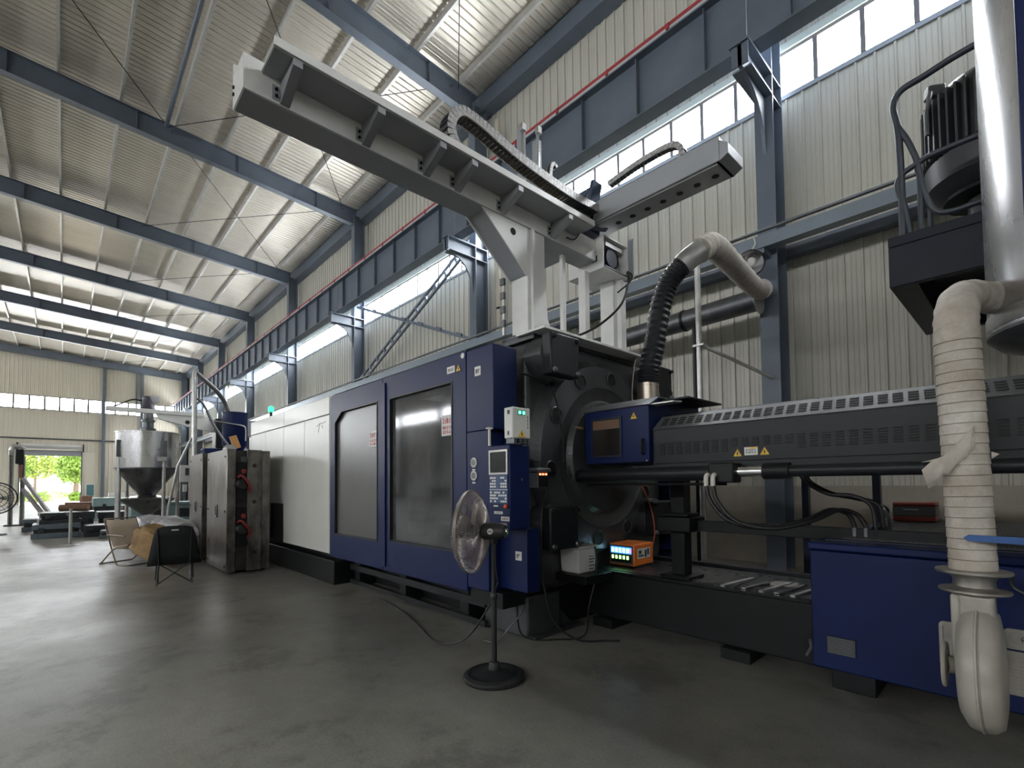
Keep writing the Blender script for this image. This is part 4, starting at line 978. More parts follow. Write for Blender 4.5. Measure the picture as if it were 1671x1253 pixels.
B().box(-1.03, -.69, 6.35, 6.65, 1.2205, 1.262).build('lid', mat('tool_red', (0,0,0)), tb, bevel=.014)
B().box(-.94, -.82, 6.345, 6.3545, 1.185, 1.195).build('latch_bar', m_galv, tb)
# cables dropping from the platen to the floor
def cable(path, r, label, mt=m_rubber, k=6): return B().tube(path, r, 7, k).build('cable', mt, label=label, cat='cable')
cable([(-3.24,3.42,1.42),(-3.18,3.32,1.25),(-3.16,3.28,.9),(-3.14,3.30,.5),(-3.1,3.4,.18),(-2.95,3.55,.03),(-2.8,3.75,.012),(-2.7,3.85,.012)], .010, 'black cable dropping from the red-lit indicator box to the floor')
cable([(-3.18,4.08,.83),(-3.12,4.05,.80),(-3.10,4.02,.55),(-3.1,3.9,.25),(-3.0,3.7,.03),(-3.15,3.45,.012),(-3.3,3.3,.012),(-3.38,3.2,.1),(-3.36,3.15,.4)], .009, 'black cable looping from the white canister down to the floor')
cable([(-3.36,3.18,.50),(-3.34,3.2,.30),(-3.45,3.1,.10),(-3.5,3.0,.012),(-3.62,2.95,.012)], .009, 'grey cable hanging below the guard post', m_galvd)
cable([(-3.3,3.18,2.55),(-3.255,3.55,2.45),(-3.25,3.70,2.0),(-3.25,3.72,1.70)], .008, 'black cable running down the platen face under the upper tie bar cover')
cable([(-2.97,2.58,.70),(-3.10,2.56,.45),(-3.4,2.55,.15),(-3.9,2.6,.012),(-4.6,2.8,.012),(-5.2,2.95,.012),(-5.9,3.05,.012)], .007, 'thin power cord trailing from the fan along the machine base')
cable([(-3.32,5.2,3.05),(-3.26,5.05,2.9),(-3.2,4.9,2.6),(-3.1,4.75,2.33)], .006, 'thin pale wire slanting across the platen top to the nozzle guard', mat('pale_wire', (.4,.32,.26), .5))

# ------------------------------------------------------------------ pedestal fan
m_fan = mat('fan_black', (.016,.017,.018), .45, 0, var=.3, scale=12)
m_cage = mat('cage_wire', (.34,.30,.28), .38, .5)
fx, fy = -2.885, 2.46
fan = thing('pedestal_fan', 'black pedestal fan with round wire cage standing in front of the control panel', 'fan', (fx, fy, 0))
B().lathe([(.235,.0),(.24,.012),(.235,.032),(.205,.046),(.19,.042),(.17,.045),(.10,.055),(.045,.07),(.042,.11),(.035,.125),(.0,.125)], (fx,fy,0), n=48).build('base', m_fan, fan)
B().cyl((fx,fy,.12), (fx,fy,.62), .022, n=16).build('lower_pole', m_fan, fan)
B().cyl((fx,fy,.621), (fx,fy,1.04), .017, n=16).build('upper_pole', m_fan, fan)
B().lathe([(.026,.60),(.028,.605),(.028,.64),(.022,.65)], (fx,fy,0), n=16).build('pole_collar', m_fan, fan)
ax = Vector((-.88,-.47,-.02)).normalized(); hub = Vector((fx, fy, 1.125)); sd_ = ax.cross(Vector((0,0,1))).normalized(); up_ = sd_.cross(ax)
B().obox((fx, fy, 1.065), (.05,.05,.07)).build('tilt_bracket', m_fan, fan, bevel=.01)
B().lathe([(.0,-.105),(.05,-.10),(.062,-.07),(.066,0),(.066,.07),(.06,.085),(.0,.086)], hub, ax, 28).build('motor', m_fan, fan)
#sgn = B().lathe([(.015,0),(.021,0),(.021,.003),(.015,.003)], hub - sd_*-.066 + ax*-.0, -sd_ if (sd_.dot(Vector((0,0,1.5))-hub) < 0) else sd_, 24)
nlog = sd_ if (Vector((0,0,1.5)) - hub).dot(sd_) > 0 else -sd_
B().lathe([(.016,0),(.022,0),(.022,.004),(.016,.004)], hub + nlog*.0655 + up_*.005, nlog, 24, caps=False).build('badge_ring', m_lab, fan)
lc_ = hub + nlog*.068 + up_*.005
B().tube([lc_ + ax*-.010 + up_*.008, lc_ + ax*.004 + up_*.010, lc_ + ax*.006 + up_*.0, lc_ + ax*-.006, lc_ + ax*-.006 + up_*-.010, lc_ + ax*.010 + up_*-.008], .0025, 6, 4).build('badge_mark', m_lab, fan)
kn = hub - ax*.10
B().lathe([(.0,0),(.02,.0),(.02,.02),(0,.024)], kn, -ax, 14).build('rear_knob', m_chrome, fan)
cc = hub + ax*.185          # cage centre plane
CR = .325
for h, r_ in ((0, CR), (-.012, CR)):
    c = cc + ax*h
    B().tube([c + (sd_*math.cos(2*PI*i/48) + up_*math.sin(2*PI*i/48))*r_ for i in range(48)], .005, 6, closed=True).build('cage_rim', m_cage, fan)
wires = B(); n_w = 96
for sidez in (-1, 1):
    for i in range(n_w):
        a = 2*PI*i/n_w; P = []
        for k_ in range(7):
            t = k_/6; r_ = .05 + (CR-.05)*t
            off = (-.095*(1-t**3.2) if sidez < 0 else .095*(1-t**3.2))
            a2 = a + (.25*(1-t))
            P.append(cc + ax*off + (sd_*math.cos(a2) + up_*math.sin(a2))*r_)
        wires.tube(P, .0019, 3)
wires.build('cage_wires', m_cage, fan, kind='stuff')
for sidez in (-1, 1):
    for r_, o in ((.12,.078), (.22,.052), (.29,.022)):
        c = cc + ax*o*sidez
        B().tube([c + (sd_*math.cos(2*PI*i/40) + up_*math.sin(2*PI*i/40))*r_ for i in range(40)], .0022, 4, closed=True).build('cage_ring', m_cage, fan)
B().lathe([(0,0),(.055,0),(.055,.006),(0,.008)], cc + ax*.085, ax, 24).build('cage_badge', m_cage, fan)
B().lathe([(.04,-.04),(.05,-.03),(.05,.03),(.0,.045)], cc, ax, 20).build('blade_hub', m_fan, fan)
m_blade = mat('blade_alloy', (.42,.38,.35), .32, .8)
for i in range(3):
    a = 2*PI*i/3 + .5; vs = []
    for k_ in range(6):
        t = k_/5; r_ = .05 + .24*t
        for s_, j in ((-1, 0), (1, 1)):
            w_ = .35 + .25*math.sin(PI*min(1, t*.9+.1))
            aa = a + s_*w_*.75 + .35*t
            vs.append(cc + ax*(.028*s_*(1-.3*t)) + (sd_*math.cos(aa) + up_*math.sin(aa))*r_)
    b_ = B().add(vs, [(2*k_, 2*k_+1, 2*k_+3, 2*k_+2) for k_ in range(5)]).build('blade', m_blade, fan)
    md = b_.modifiers.new('thick', 'SOLIDIFY'); md.thickness = .003
B().tube([hub - up_*.06 - ax*.02, Vector((fx+.02, fy, 1.0)), Vector((fx+.025, fy+.0, .85)), Vector((fx+.03, fy+.02, .72))], .005, 6, 4).build('fan_cord', m_rubber, fan)
# ------------------------------------------------------------------ left side: moulds, chairs, mixer, second machine
m_mold = mat('tool_steel', (.25,.235,.215), .33, .75, var=.6, scale=7, bump=.25, bscale=14, rvar=.16, stretch=(1,1,.45), thr=(.36,.66))
m_moldd = mat('tool_steel_dark', (.075,.07,.066), .42, .6, var=.5, scale=4, rvar=.12)
m_rhose = mat('red_hose', (.22,.025,.025), .4)
def mould(x0, x1, y0, y1, h, label, detail):
    t = thing('steel_mould', label, 'mould', ((x0+x1)/2, (y0+y1)/2, 0), 'steel mould blocks')
    w = (y1-y0)
    B().box(x0, x1, y0, y0+w*.20, .03, h).build('clamp_plate', m_mold, t, bevel=.008)
    B().box(x0+.04, x1-.03, y0+w*.201, y0+w*.45, .05, h-.02).build('spacer_block', m_moldd, t, bevel=.008)
    B().box(x0, x1, y0+w*.451, y0+w*.80, .03, h-.005).build('cavity_plate', m_mold, t, bevel=.008)
    B().box(x0+.01, x1-.01, y0+w*.801, y1, .04, h-.015).build('back_plate', m_mold, t, bevel=.008)
    for yy in (y0+.05, y1-.1): B().box(x0+.1, x1-.1, yy, yy+.05, 0, .029).build('mould_foot', m_moldd, t)
    if detail:
        for z in (1.55, .78):
            k = B().box(x1-.031, x1+.02, y0+w*.22, y0+w*.44, z-.32, z+.36).build('coupling_recess', m_black, t)
            B().tube([(x1+.02,y0+w*.25,z+.1),(x1+.09,y0+w*.30,z+.12),(x1+.11,y0+w*.42,z+.02),(x1+.08,y0+w*.50,z-.10),(x1+.01,y0+w*.47,z-.16)], .022, 8, 5).build('red_hose', m_rhose, t)
            B().cyl((x1,y0+w*.36,z+.2), (x1+.05,y0+w*.36,z+.2), .04, n=12).build('coupling', m_rhose, t)
            B().cyl((x1,y0+w*.30,z-.02), (x1+.10,y0+w*.34,z-.02), .085, n=16).build('black_hose_end', m_rubber, t)
        for z in (1.85, 1.22, .35): B().lathe([(0,0),(.035,0),(.035,.012),(.02,.014),(.02,.004),(0,.004)], (x1+.001, y0+w*.62, z), (1,0,0), 14).build('mould_bolt', m_moldd, t)
        B().box(x1+.001, x1+.012, y0+w*.3, y0+w*.44, 1.7, 2.0).build('tag_plate', m_galvd, t)
    eye = B().ring([(x0+(x1-x0)*.52+a, h*.50+b) for a, b in ((-.06,-.13),(.07,-.13),(.07,.1),(-.06,.1))], [(x0+(x1-x0)*.52+a, h*.50+b) for a, b in ((-.035,-.1),(.045,-.1),(.045,.07),(-.035,.07))], 'y', y0-.02, y0-.001).build('lifting_eye', m_mold, t, bevel=.008)
    B().box(x0+(x1-x0)*.52-.034, x0+(x1-x0)*.52+.044, y0-.004, y0-.0015, h*.5-.1, h*.5+.07).build('eye_hole', m_slot, t)
    for fx_ in (.08, .92):
        for fz in (.06, .5, .94): B().lathe([(.018,0),(.018,.010),(0,.010)], (x0+(x1-x0)*fx_, y0-.0005, h*fz), (0,-1,0), 10).build('mould_screw', m_moldd, t)
    return t
mould(-10.85, -9.30, 2.02, 2.70, 2.13, 'tall scuffed steel mould block nearer the camera, with red hoses on its side', True)
mould(-12.75, -11.45, 2.04, 2.62, 2.17, 'second steel mould block standing behind the one with red hoses', False)

# black folding chair seen from behind
ch = thing('camp_chair', 'black low-seat camp chair turned away, in front of the steel moulds', 'chair', (-9.2, 1.27, 0))
T = Matrix.Translation((-9.15, 1.28, 0)) @ Matrix.Rotation(R(-8), 4, 'Z')
# local frame: +x looks to the camera side (the back of the chair), y across
m_canv = mat('black_canvas', (.008,.010,.012), .7, 0, bump=.2, bscale=200)
bk_ = []
for j in range(5):
    t = j/4; z = .30 + .60*t; hw_ = .345 - .105*t
    for i in range(7):
        s_ = -1 + 2*i/6
        bk_.append((.06 + .13*t - .05*(1-abs(s_)**2)*0 + .05*s_*s_*-.6*(1-.4*t), s_*hw_*(1 if j < 4 else .94), z + (.0 if j < 4 else -.03*abs(s_)**4)))
vs = bk_; fs = [(j*7+i, j*7+i+1, (j+1)*7+i+1, (j+1)*7+i) for j in range(4) for i in range(6)]
o = B(T).add(vs, fs).build('backrest', m_canv, ch); md = o.modifiers.new('t', 'SOLIDIFY'); md.thickness = .025
vs = [(.08 - .5*j/4, (-1+2*i/4)*(.27), .33 + .10*j/4 - .05*math.sin(PI*j/4)) for j in range(5) for i in range(5)]
o = B(T).add(vs, [(j*5+i, j*5+i+1, (j+1)*5+i+1, (j+1)*5+i) for j in range(4) for i in range(4)]).build('seat', m_canv, ch); md = o.modifiers.new('t', 'SOLIDIFY'); md.thickness = .02
for sy in (-1, 1):
    B(T).tube([(.14, .22*sy, 0), (.06, .20*sy, .34)], .013, 8).build('leg', m_fan, ch)
    B(T).tube([(-.42, .25*sy, 0), (-.40, .23*sy, .40)], .013, 8).build('leg', m_fan, ch)
    B(T).tube([(.10, .20*sy, .33), (.19, .215*sy, .86)], .012, 8).build('back_tube', m_fan, ch)
B(T).tube([(.14,.20,.03),(.09,-.20,.32)], .009, 6).build('cross_bar', m_fan, ch); B(T).tube([(.14,-.20,.03),(.09,.20,.32)], .009, 6).build('cross_bar', m_fan, ch)
B(T).tube([(.13,.20,.05),(-.40,.22,.36)], .009, 6).build('cross_bar', m_fan, ch); B(T).tube([(.13,-.20,.05),(-.40,-.22,.36)], .009, 6).build('cross_bar', m_fan, ch)
tg = B(T).box(.203, .206, -.045, .045, .825, .845).build('sewn_tag', m_lab, ch)

# beige canvas deck chair
bc_ = thing('beige_deck_chair', 'beige canvas folding chair with bronze tube frame near the brown paper sacks', 'chair', (-12.2, .85, 0))
T2 = Matrix.Translation((-12.15, .98, 0)) @ Matrix.Rotation(R(28), 4, 'Z')
m_beige = mat('beige_canvas', (.62,.52,.40), .8, 0, var=.12, scale=8)
m_brz = mat('bronze_tube', (.20,.155,.12), .4, .5)
prof = [(-.30,.86),(-.24,.70),(-.17,.50),(-.08,.34),(.10,.31),(.34,.38)]
vs = [(x, yy, z - .02*(1-(yy/.27)**2)) for x, z in prof for yy in (-.27,-.14,0,.14,.27)]
o = B(T2).add(vs, [(j*5+i, j*5+i+1, (j+1)*5+i+1, (j+1)*5+i) for j in range(5) for i in range(4)]).build('canvas_sling', m_beige, bc_); md = o.modifiers.new('t', 'SOLIDIFY'); md.thickness = .015
for yy in (-.29, .29):
    B(T2).tube([(-.32,yy,.88),(-.10,yy,.34),(.05,yy,.05),(.12,yy,.015),(.40,yy,.015)], .013, 8, 4).build('frame_tube', m_brz, bc_)
    B(T2).tube([(.38,yy,.40),(.0,yy,.32),(-.34,yy,.06),(-.42,yy,.015)], .013, 8, 4).build('frame_tube', m_brz, bc_)
    B(T2).tube([(-.22,yy,.58),(.28,yy,.56)], .016, 8).build('armrest', m_brz, bc_)
for x, z in ((-.32,.88), (.38,.40), (.40,.015), (-.42,.015)): B(T2).tube([(x,-.29,z),(x,.29,z)], .012, 8).build('cross_tube', m_brz, bc_)
for yy in (-.12, .10): B(T2).box(-.30, -.285, yy-.06, yy+.06, .775, .795).build('label_tab', m_brz, bc_)

# paper sacks and wrapped parcel behind the chairs
def sack(label, c, size, rot, mt, seed, name='paper_sack', cat='sack', n=10):
    bm = bmesh.new(); bmesh.ops.create_icosphere(bm, subdivisions=3, radius=1.0)
    rnd = random.Random(seed); jit = {}; ph = [rnd.uniform(0,6.28) for _ in range(9)]
    Mx = Matrix.Translation(c) @ Euler(rot).to_matrix().to_4x4()
    for v in bm.verts:
        p = v.co.copy(); q = Vector([math.copysign(abs(x)**.55, x) for x in p])
        w = .06*math.sin(5*p.x+ph[0])*math.cos(4*p.y+ph[1]) + .05*math.sin(7*p.z+ph[2]+3*p.x) + .035*math.sin(13*p.x+ph[3]+5*p.z) + .03*math.sin(11*p.y+ph[4])
        w += .055*(abs(math.sin(9*p.x+4*p.y+ph[5])) - .5) + .05*(abs(math.sin(8*p.z-6*p.y+ph[6])) - .5) + rnd.uniform(-.025,.025)
        q *= (1 + w)
        v.co = Mx @ Vector((q.x*size[0], q.y*size[1], q.z*size[2]))
    zmin = min(v.co.z for v in bm.verts)
    for v in bm.verts: v.co.z -= zmin - .002
    b = B(); b.v = [tuple(v.co) for v in bm.verts]; bm.verts.index_update(); b.f = [tuple(v.index for v in f.verts) for f in bm.faces]; bm.free()
    return b.build(name, mt, label=label, cat=cat, ang=9)
m_kraft = mat('kraft_paper', (.42,.27,.13), .75, 0, var=.3, scale=5, bump=.5, bscale=14)
m_film = mat('plastic_film', (.50,.50,.52), .28, 0, var=.25, scale=6, bump=.6, bscale=16)
sack('crumpled brown paper sack leaning behind the black camp chair', (-11.2, 1.32, .42), (.44,.24,.28), (.15,.42,.85), m_kraft, 3)
sack('white plastic film bundle on the floor between the sack and the steel moulds', (-12.2, 1.72, .5), (.60,.30,.36), (0,.2,.3), m_film, 5, 'film_bundle', 'bundle')
sack('grey plastic sheeting heap behind the film bundle', (-15.35, 1.6, .4), (.45,.38,.34), (0,.05,.2), m_film, 8, 'plastic_heap', 'sheeting')

# mixer / hopper on legs
mx = thing('mixing_hopper', 'stainless steel mixing hopper with conical bottom and top motor on tube legs', 'hopper', (-16.8, 1.69, 0))
cx, cy = -16.8, 1.69
B().lathe([(.715,2.02),(.715,2.96),(.735,2.965),(.735,3.0),(.70,3.005)], (cx,cy,0), n=48).build('drum', m_stain, mx)
B().lathe([(.0,3.045),(.35,3.035),(.72,3.006)], (cx,cy,0), n=40).build('drum_lid', m_galvd, mx)
B().lathe([(.735,1.99),(.735,2.018),(.715,2.019)], (cx,cy,0), n=40).build('drum_rim', m_galvd, mx)
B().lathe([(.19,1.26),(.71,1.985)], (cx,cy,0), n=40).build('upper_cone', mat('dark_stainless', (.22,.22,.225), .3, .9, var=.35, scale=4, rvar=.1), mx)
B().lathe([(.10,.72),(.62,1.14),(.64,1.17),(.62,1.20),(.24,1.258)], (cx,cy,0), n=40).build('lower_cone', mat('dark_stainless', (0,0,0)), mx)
for a in (-115, -65, 25, 75, 165, 215):
    a = R(a); B().cyl((cx+.70*math.cos(a), cy+.70*math.sin(a), 0), (cx+.70*math.cos(a), cy+.70*math.sin(a), 2.6), .045, n=12).build('leg', m_galv, mx)
for a in (-65, 25):
    a = R(a); B().box(cx+.72*math.cos(a)-.05, cx+.72*math.cos(a)+.05, cy+.72*math.sin(a)-.05, cy+.72*math.sin(a)+.05, 2.3, 2.75).build('leg_bracket', m_galvd, mx, bevel=.01)
B().lathe([(.18,3.05),(.18,3.12),(.13,3.14),(.13,3.30),(.16,3.31),(.16,3.36),(.12,3.38),(.12,3.60)], (cx,cy,0), n=24).build('gear_unit', m_galvd, mx)
B().lathe([(.17,3.601),(.19,3.65),(.15,3.72),(.14,3.98),(.10,4.02),(0,4.02)], (cx,cy,0), n=24).build('motor', mat('motor_plum', (.06,.055,.075), .4, .2), mx)
B().obox((cx+.05,cy+.12,3.95), (.2,.22,.22), (.4,.2,.5)).build('motor_cap', m_film, mx, bevel=.05)
B().tube([(cx-.1,cy-.1,3.9),(cx,cy-.35,3.9),(cx+.1,cy-.6,3.75),(cx+.1,cy-.85,3.6)], .02, 8, 5).build('motor_cable', m_black, mx)
for a in (-80,): 
    B().obox((cx+.70,cy+.25,2.25), (.06,.2,.12)).build('sight_box', m_galv, mx, bevel=.01)
bx2 = B().box(cx+.80, cx+.94, cy+.62, cy+.86, 1.62, 2.08).build('switch_box', m_white, mx, bevel=.01)
B().box(cx+.9405, cx+.945, cy+.74, cy+.83, 1.80, 2.0).build('switch_label', m_ink, bx2)
B().box(cx+.80, cx+.88, cy+.70, cy+.80, 1.35, 1.55).build('socket', m_white, mx, bevel=.01)

# second machine behind: loader pole, hose, blue drum and jib
jb = thing('robot_jib', 'cream jib arm of a second take-out robot crossing beside the mixing hopper motor', 'robot', (-16.4, 3.2, 0))
TJ = Matrix.Translation((0,0,1.5)) @ Matrix.Scale(.805, 4) @ Matrix.Translation((0,0,-1.5))
B(TJ).box(-20.1, -19.9, .92, 3.6, 3.94, 4.08).build('jib_beam', m_rob, jb, bevel=.01)
B(TJ).prism([(2.2,3.955),(3.9,3.955),(3.9,3.42),(3.3,3.52),(2.3,3.78)], 'x', -20.08, -19.95).build('jib_bracket', m_rob, jb, bevel=.01)
B(TJ).lathe([(0,0),(.07,0),(.07,.01),(0,.01)], (-19.949, 3.1, 3.72), (1,0,0), 16).build('bracket_hole', m_slot, jb)
B(TJ).box(-20.3, -19.7, 3.91, 4.35, 1.2, 3.9).build('jib_column', m_cover, jb, bevel=.02)
for y in (4.4, 4.8, 5.1): B(TJ).box(-20.1, -20.0, y, y+.07, 2.4, 3.9).build('jib_post', m_galv, jb)
B(TJ).box(-20.3, -19.7, 3.7, 6.0, 2.55, 2.85).build('jib_base', m_robg, jb, bevel=.01)
B(TJ).box(-20.3, -19.65, 3.9, 6.4, -.33, 2.54).build('jib_plinth', m_navyd, jb)
B(TJ).box(-19.9, -19.6, 4.9, 6.4, 3.3, 3.9).build('jib_gearbox', m_robg, jb, bevel=.02)
lpz = thing('loader_pole', 'stainless loader pole with a thick hose curving over to the blue drum', 'pole', (-14.2, 2.34, 0))
B().tube([(-14.2,2.38,0),(-14.2,2.34,4.30),(-14.2,2.36,4.38),(-14.2,2.42,4.38)], .055, 12).build('pole_tube', m_galv, lpz)
B().tube([(-14.2,2.38,4.36),(-14.25,2.62,4.15),(-14.4,2.88,3.95),(-14.6,3.08,3.75),(-14.7,3.2,3.48)], .055, 12, 6).build('pole_hose', mat('grey_hose', (.16,.15,.16), .35, .2), lpz)
B().tube([(-14.2,2.40,3.70),(-14.2,2.55,3.55),(-14.2,2.75,3.1),(-14.1,3.0,2.65),(-13.9,3.2,2.35)], .03, 10, 6).build('thin_hose', m_galvd, lpz)
B().tube([(-14.2,2.30,2.7),(-14.4,2.05,2.0),(-14.6,1.9,1.0),(-14.7,1.85,0)], .03, 8).build('stay_tube', m_galv, lpz)
dr = thing('blue_drum', 'navy blue material drum standing behind the cream guard panels', 'drum', (-14.75, 3.4, 0))
B().lathe([(.0,2.28),(.10,2.3),(.30,2.60),(.31,3.44),(.32,3.45),(.32,3.48),(0,3.50)], (-14.75,3.38,0), n=36).build('drum_body', m_navy, dr)
B().tube([(-14.4,2.7,3.2),(-14.4,3.2,3.14),(-14.4,3.5,3.10),(-14.4,3.56,3.0),(-14.4,3.56,2.7)], .018, 8, 4).build('hand_loop', m_galv, dr)
B().box(-15.3, -14.3, 2.9, 4.1, 0, 2.27).build('drum_stand', m_navyd, dr, bevel=.02)
B().box(-14.55, -14.1, 2.55, 2.98, 2.15, 2.45).build('stand_box', m_navy, dr, bevel=.02)
B().cyl((-14.0,3.05,2.42), (-13.85,3.10,2.42), .13, n=20).build('blower_disc', m_galv, dr)
B().obox((-13.95,3.2,2.62), (.12,.16,.34), (.35,0,0)).build('orange_plate', mat('orange_dull', (.55,.28,.09), .5), dr, bevel=.01)
bl2 = thing('beacon_light', 'green beacon lamp on a black stem above the cream guard panels', 'beacon', (-11.0, 3.2, 2.84))
B().cyl((-11.0,3.2,2.841), (-11.0,3.2,3.06), .028, n=10).build('stem', m_black, bl2)
B().lathe([(.05,0),(.055,.03),(.055,.08),(.045,.11),(.02,.125),(0,.127)], (-11.0,3.2,3.06), n=20).build('green_lens', emit('beacon_green', (.03,.9,.25), 2.2), bl2)

# stanchion
sp_ = thing('stanchion', 'galvanised steel stanchion post on a round base standing alone on the floor', 'post', (-17.1, .13, 0))
B().lathe([(.0,.03),(.05,.028),(.22,.012),(.23,0)], (-17.1,.13,0), n=28).build('base', m_galv, sp_)
B().cyl((-17.1,.13,.02), (-17.1,.13,.95), .035, n=12).build('tube', m_galv, sp_)
B().cyl((-17.1,.13,.70), (-17.1,.02,.86), .02, n=8).build('hook', m_galvd, sp_)

# second fan at the left edge of the view
f2 = thing('wall_fan', 'round black wire fan cut off by the left edge of the picture', 'fan', (-24.0, -1.68, 0))
c2 = Vector((-22.5, -1.62, 1.18))
for r_ in (.18, .30, .42, .50):
    B().tube([c2 + Vector((.02*(r_ < .45), math.cos(2*PI*i/36)*r_, math.sin(2*PI*i/36)*r_)) for i in range(36)], .010 if r_ < .45 else .02, 6, closed=True).build('cage_ring', m_black, f2)
for i in range(24):
    a = 2*PI*i/24; B().cyl(c2, c2 + Vector((0, math.cos(a)*.5, math.sin(a)*.5)), .006, n=4).build('cage_spoke', m_black, f2)
B().lathe([(0,.1),(.09,.08),(.09,-.1),(0,-.12)], c2, (1,0,0), 16).build('motor', m_black, f2)
for i in range(3):
    a = 2*PI*i/3
    B().add([c2 + Vector((-.03, math.cos(a+s)*r_, math.sin(a+s)*r_)) for r_, s in ((.08,-.3),(.42,-.35),(.44,.3),(.08,.3))] + [c2 + Vector((-.04, math.cos(a+s)*r_, math.sin(a+s)*r_)) for r_, s in ((.08,-.3),(.42,-.35),(.44,.3),(.08,.3))], [(0,1,2,3),(7,6,5,4),(0,4,5,1),(1,5,6,2),(2,6,7,3),(3,7,4,0)]).build('blade', m_galv, f2)
B().cyl((-22.5,-1.62,0), (-22.5,-1.62,1.1), .03, n=10).build('pole', m_black, f2)
B().lathe([(.3,0),(.28,.04),(.05,.06),(0,.06)], (-22.5,-1.62,0), n=24).build('base', m_black, f2)

# twin-column stacker
st = thing('stacker_lift', 'grey twin-column mast stacker standing to the left of the bright doorway', 'stacker', (-27.6, -1.35, 0))
for y in (-1.56, -1.24): B().prism([(-27.72,y-.07),(-27.48,y-.07),(-27.48,y-.04),(-27.68,y-.04),(-27.68,y+.04),(-27.48,y+.04),(-27.48,y+.07),(-27.72,y+.07)], 'z', .06, 2.75 if y > -1.4 else 3.0).build('mast_column', m_galv, st)
B().tube([(-27.6,-1.58,2.8),(-27.6,-1.54,3.1),(-27.6,-1.35,3.16),(-27.6,-1.2,3.05)], .09, 10, 5).build('mast_head', m_galv, st)
B().box(-27.5, -27.3, -1.45, -1.2, 2.45, 3.02).build('motor_box', m_black, st, bevel=.03)
B().cyl((-27.5,-1.3,1.9), (-27.5,-1.3,2.5), .06, n=12).build('lift_cylinder', mat('rust_brown', (.16,.07,.04), .6), st)
B().box(-27.95, -27.25, -1.72, -1.08, 0, .06).build('base_plate', m_galvd, st, bevel=.01)
for z0, z1, y1 in ((1.9,.50,-.45), (1.45,.45,-.62)):
    B().beam((-27.45,-1.22,z0), (-26.9,y1,z1), (0,0,1), [(-.05,-.06),(.05,-.06),(.05,.06),(-.05,.06)]).build('lift_arm', mat('arm_grey', (.22,.20,.20), .45, .3), st)
B().box(-27.6, -27.3, -1.05, -.3, .02, .10).build('yellow_rail', mat('yellow_paint', (.62,.38,.04), .5), st)

# moulds and machine parts stacked on the floor
rnd = random.Random(21)
m_tl = mat('pale_teal', (.27,.38,.37), .45, .1, var=.2, scale=4); m_bg = mat('blue_grey_steel', (.16,.20,.23), .4, .4, var=.3, scale=4)
m_dk = mat('dark_mould', (.05,.055,.06), .42, .4, var=.3, scale=5); m_ru = mat('rusty_steel', (.22,.12,.075), .65, .2, var=.4, scale=5)
def block(label, x, y, z, sx, sy, sz, mt, name='mould_base', cat='mould', rz=0.):
    t = thing(name, label, cat, (x, y, z), 'mould bases stacked on the floor')
    Mz = Matrix.Translation((x,y,z)) @ Matrix.Rotation(rz, 4, 'Z')
    B(Mz).box(-sx/2, sx/2, -sy/2, sy/2, .0, sz*.38).build('lower_plate', mt, t, bevel=.01)
    B(Mz).box(-sx/2+.06, sx/2-.06, -sy/2+.05, sy/2-.05, sz*.381, sz*.64).build('core_plate', m_dk, t, bevel=.01)
    B(Mz).box(-sx/2, sx/2, -sy/2+.02, sy/2-.02, sz*.641, sz).build('upper_plate', mt, t, bevel=.01)
    for yy in (-sy*.3, sy*.3): B(Mz).box(sx/2+.001, sx/2+.05, yy-.06, yy+.06, sz*.45, sz*.75).build('side_lug', m_dk, t, bevel=.01)
    return t
block('blue-grey mould base lowest and nearest in the floor stack by the stanchion', -20.4, -.15, 0, 1.2, 1.1, .42, m_bg)
block('dark mould base lying on the blue-grey one beside the stanchion', -20.5, -.1, .421, 1.0, .95, .32, m_dk, rz=.08)
block('low grey mould base behind the stanchion tube', -19.9, .85, 0, 1.0, .8, .34, m_dk)
block('small pale blue mould base at the right end of the floor stack', -19.0, 1.15, 0, .8, .7, .22, m_bg, rz=-.1)
block('dark mould base under the brown rusty roll', -22.4, .15, 0, 1.3, 1.3, .68, m_dk)
block('wide dark mould base in the middle of the floor stack', -23.0, 1.5, 0, 1.4, 1.3, .62, m_dk)
block('long black mould base behind the pale teal machine bed', -25.5, 2.5, 0, 1.6, 1.6, .75, m_dk)
block('grey mould base at the far left of the floor stack', -23.8, -.75, 0, .9, .6, .42, m_bg)
block('blue mould base with dark plates at the back of the stack', -28.5, 1.9, 0, 1.4, 2.0, 1.02, m_tl)
block('black mould base next to the doorway end of the stack', -30.5, .6, 0, 1.2, 1.2, .8, m_ru)
B().cyl((-22.5,-.1,.80), (-22.2,.62,.80), .115, n=16).build('rusty_roll', m_ru, label='brown rusty steel roll lying on top of the dark mould base', cat='roll')
tb2 = thing('teal_machine_bed', 'pale teal steel machine bed on the floor below the mixing hopper', 'machine bed', (-18.7, 2.4, 0))
B().box(-19.2, -18.2, 1.45, 4.1, .45, .95).build('bed_side', m_tl, tb2, bevel=.015)
B().box(-19.25, -18.15, 1.42, 4.1, .951, 1.02).build('bed_top', m_tl, tb2, bevel=.012)
for y in (1.52, 2.3, 3.1): B().box(-18.3, -18.14, y-.06, y+.06, 0, .449).build('bed_leg', m_tl, tb2)
for y in (1.9, 2.65): B().box(-18.199, -18.19, y, y+.35, .55, .82).build('bed_opening', m_dk, tb2)
bd = thing('notice_board', 'teal notice board in a pale frame on the end wall right of the doorway', 'board', (XE+.08, 1.78, .75))
B().ring([(1.42,.62),(2.10,.62),(2.10,1.82),(1.42,1.82)], [(1.50,.70),(2.02,.70),(2.02,1.74),(1.50,1.74)], 'x', XE+.06, XE+.12).build('frame', m_white, bd)
B().box(XE+.07, XE+.10, 1.50, 2.02, .70, 1.74).build('panel', mat('teal_board', (.08,.20,.22), .5), bd)
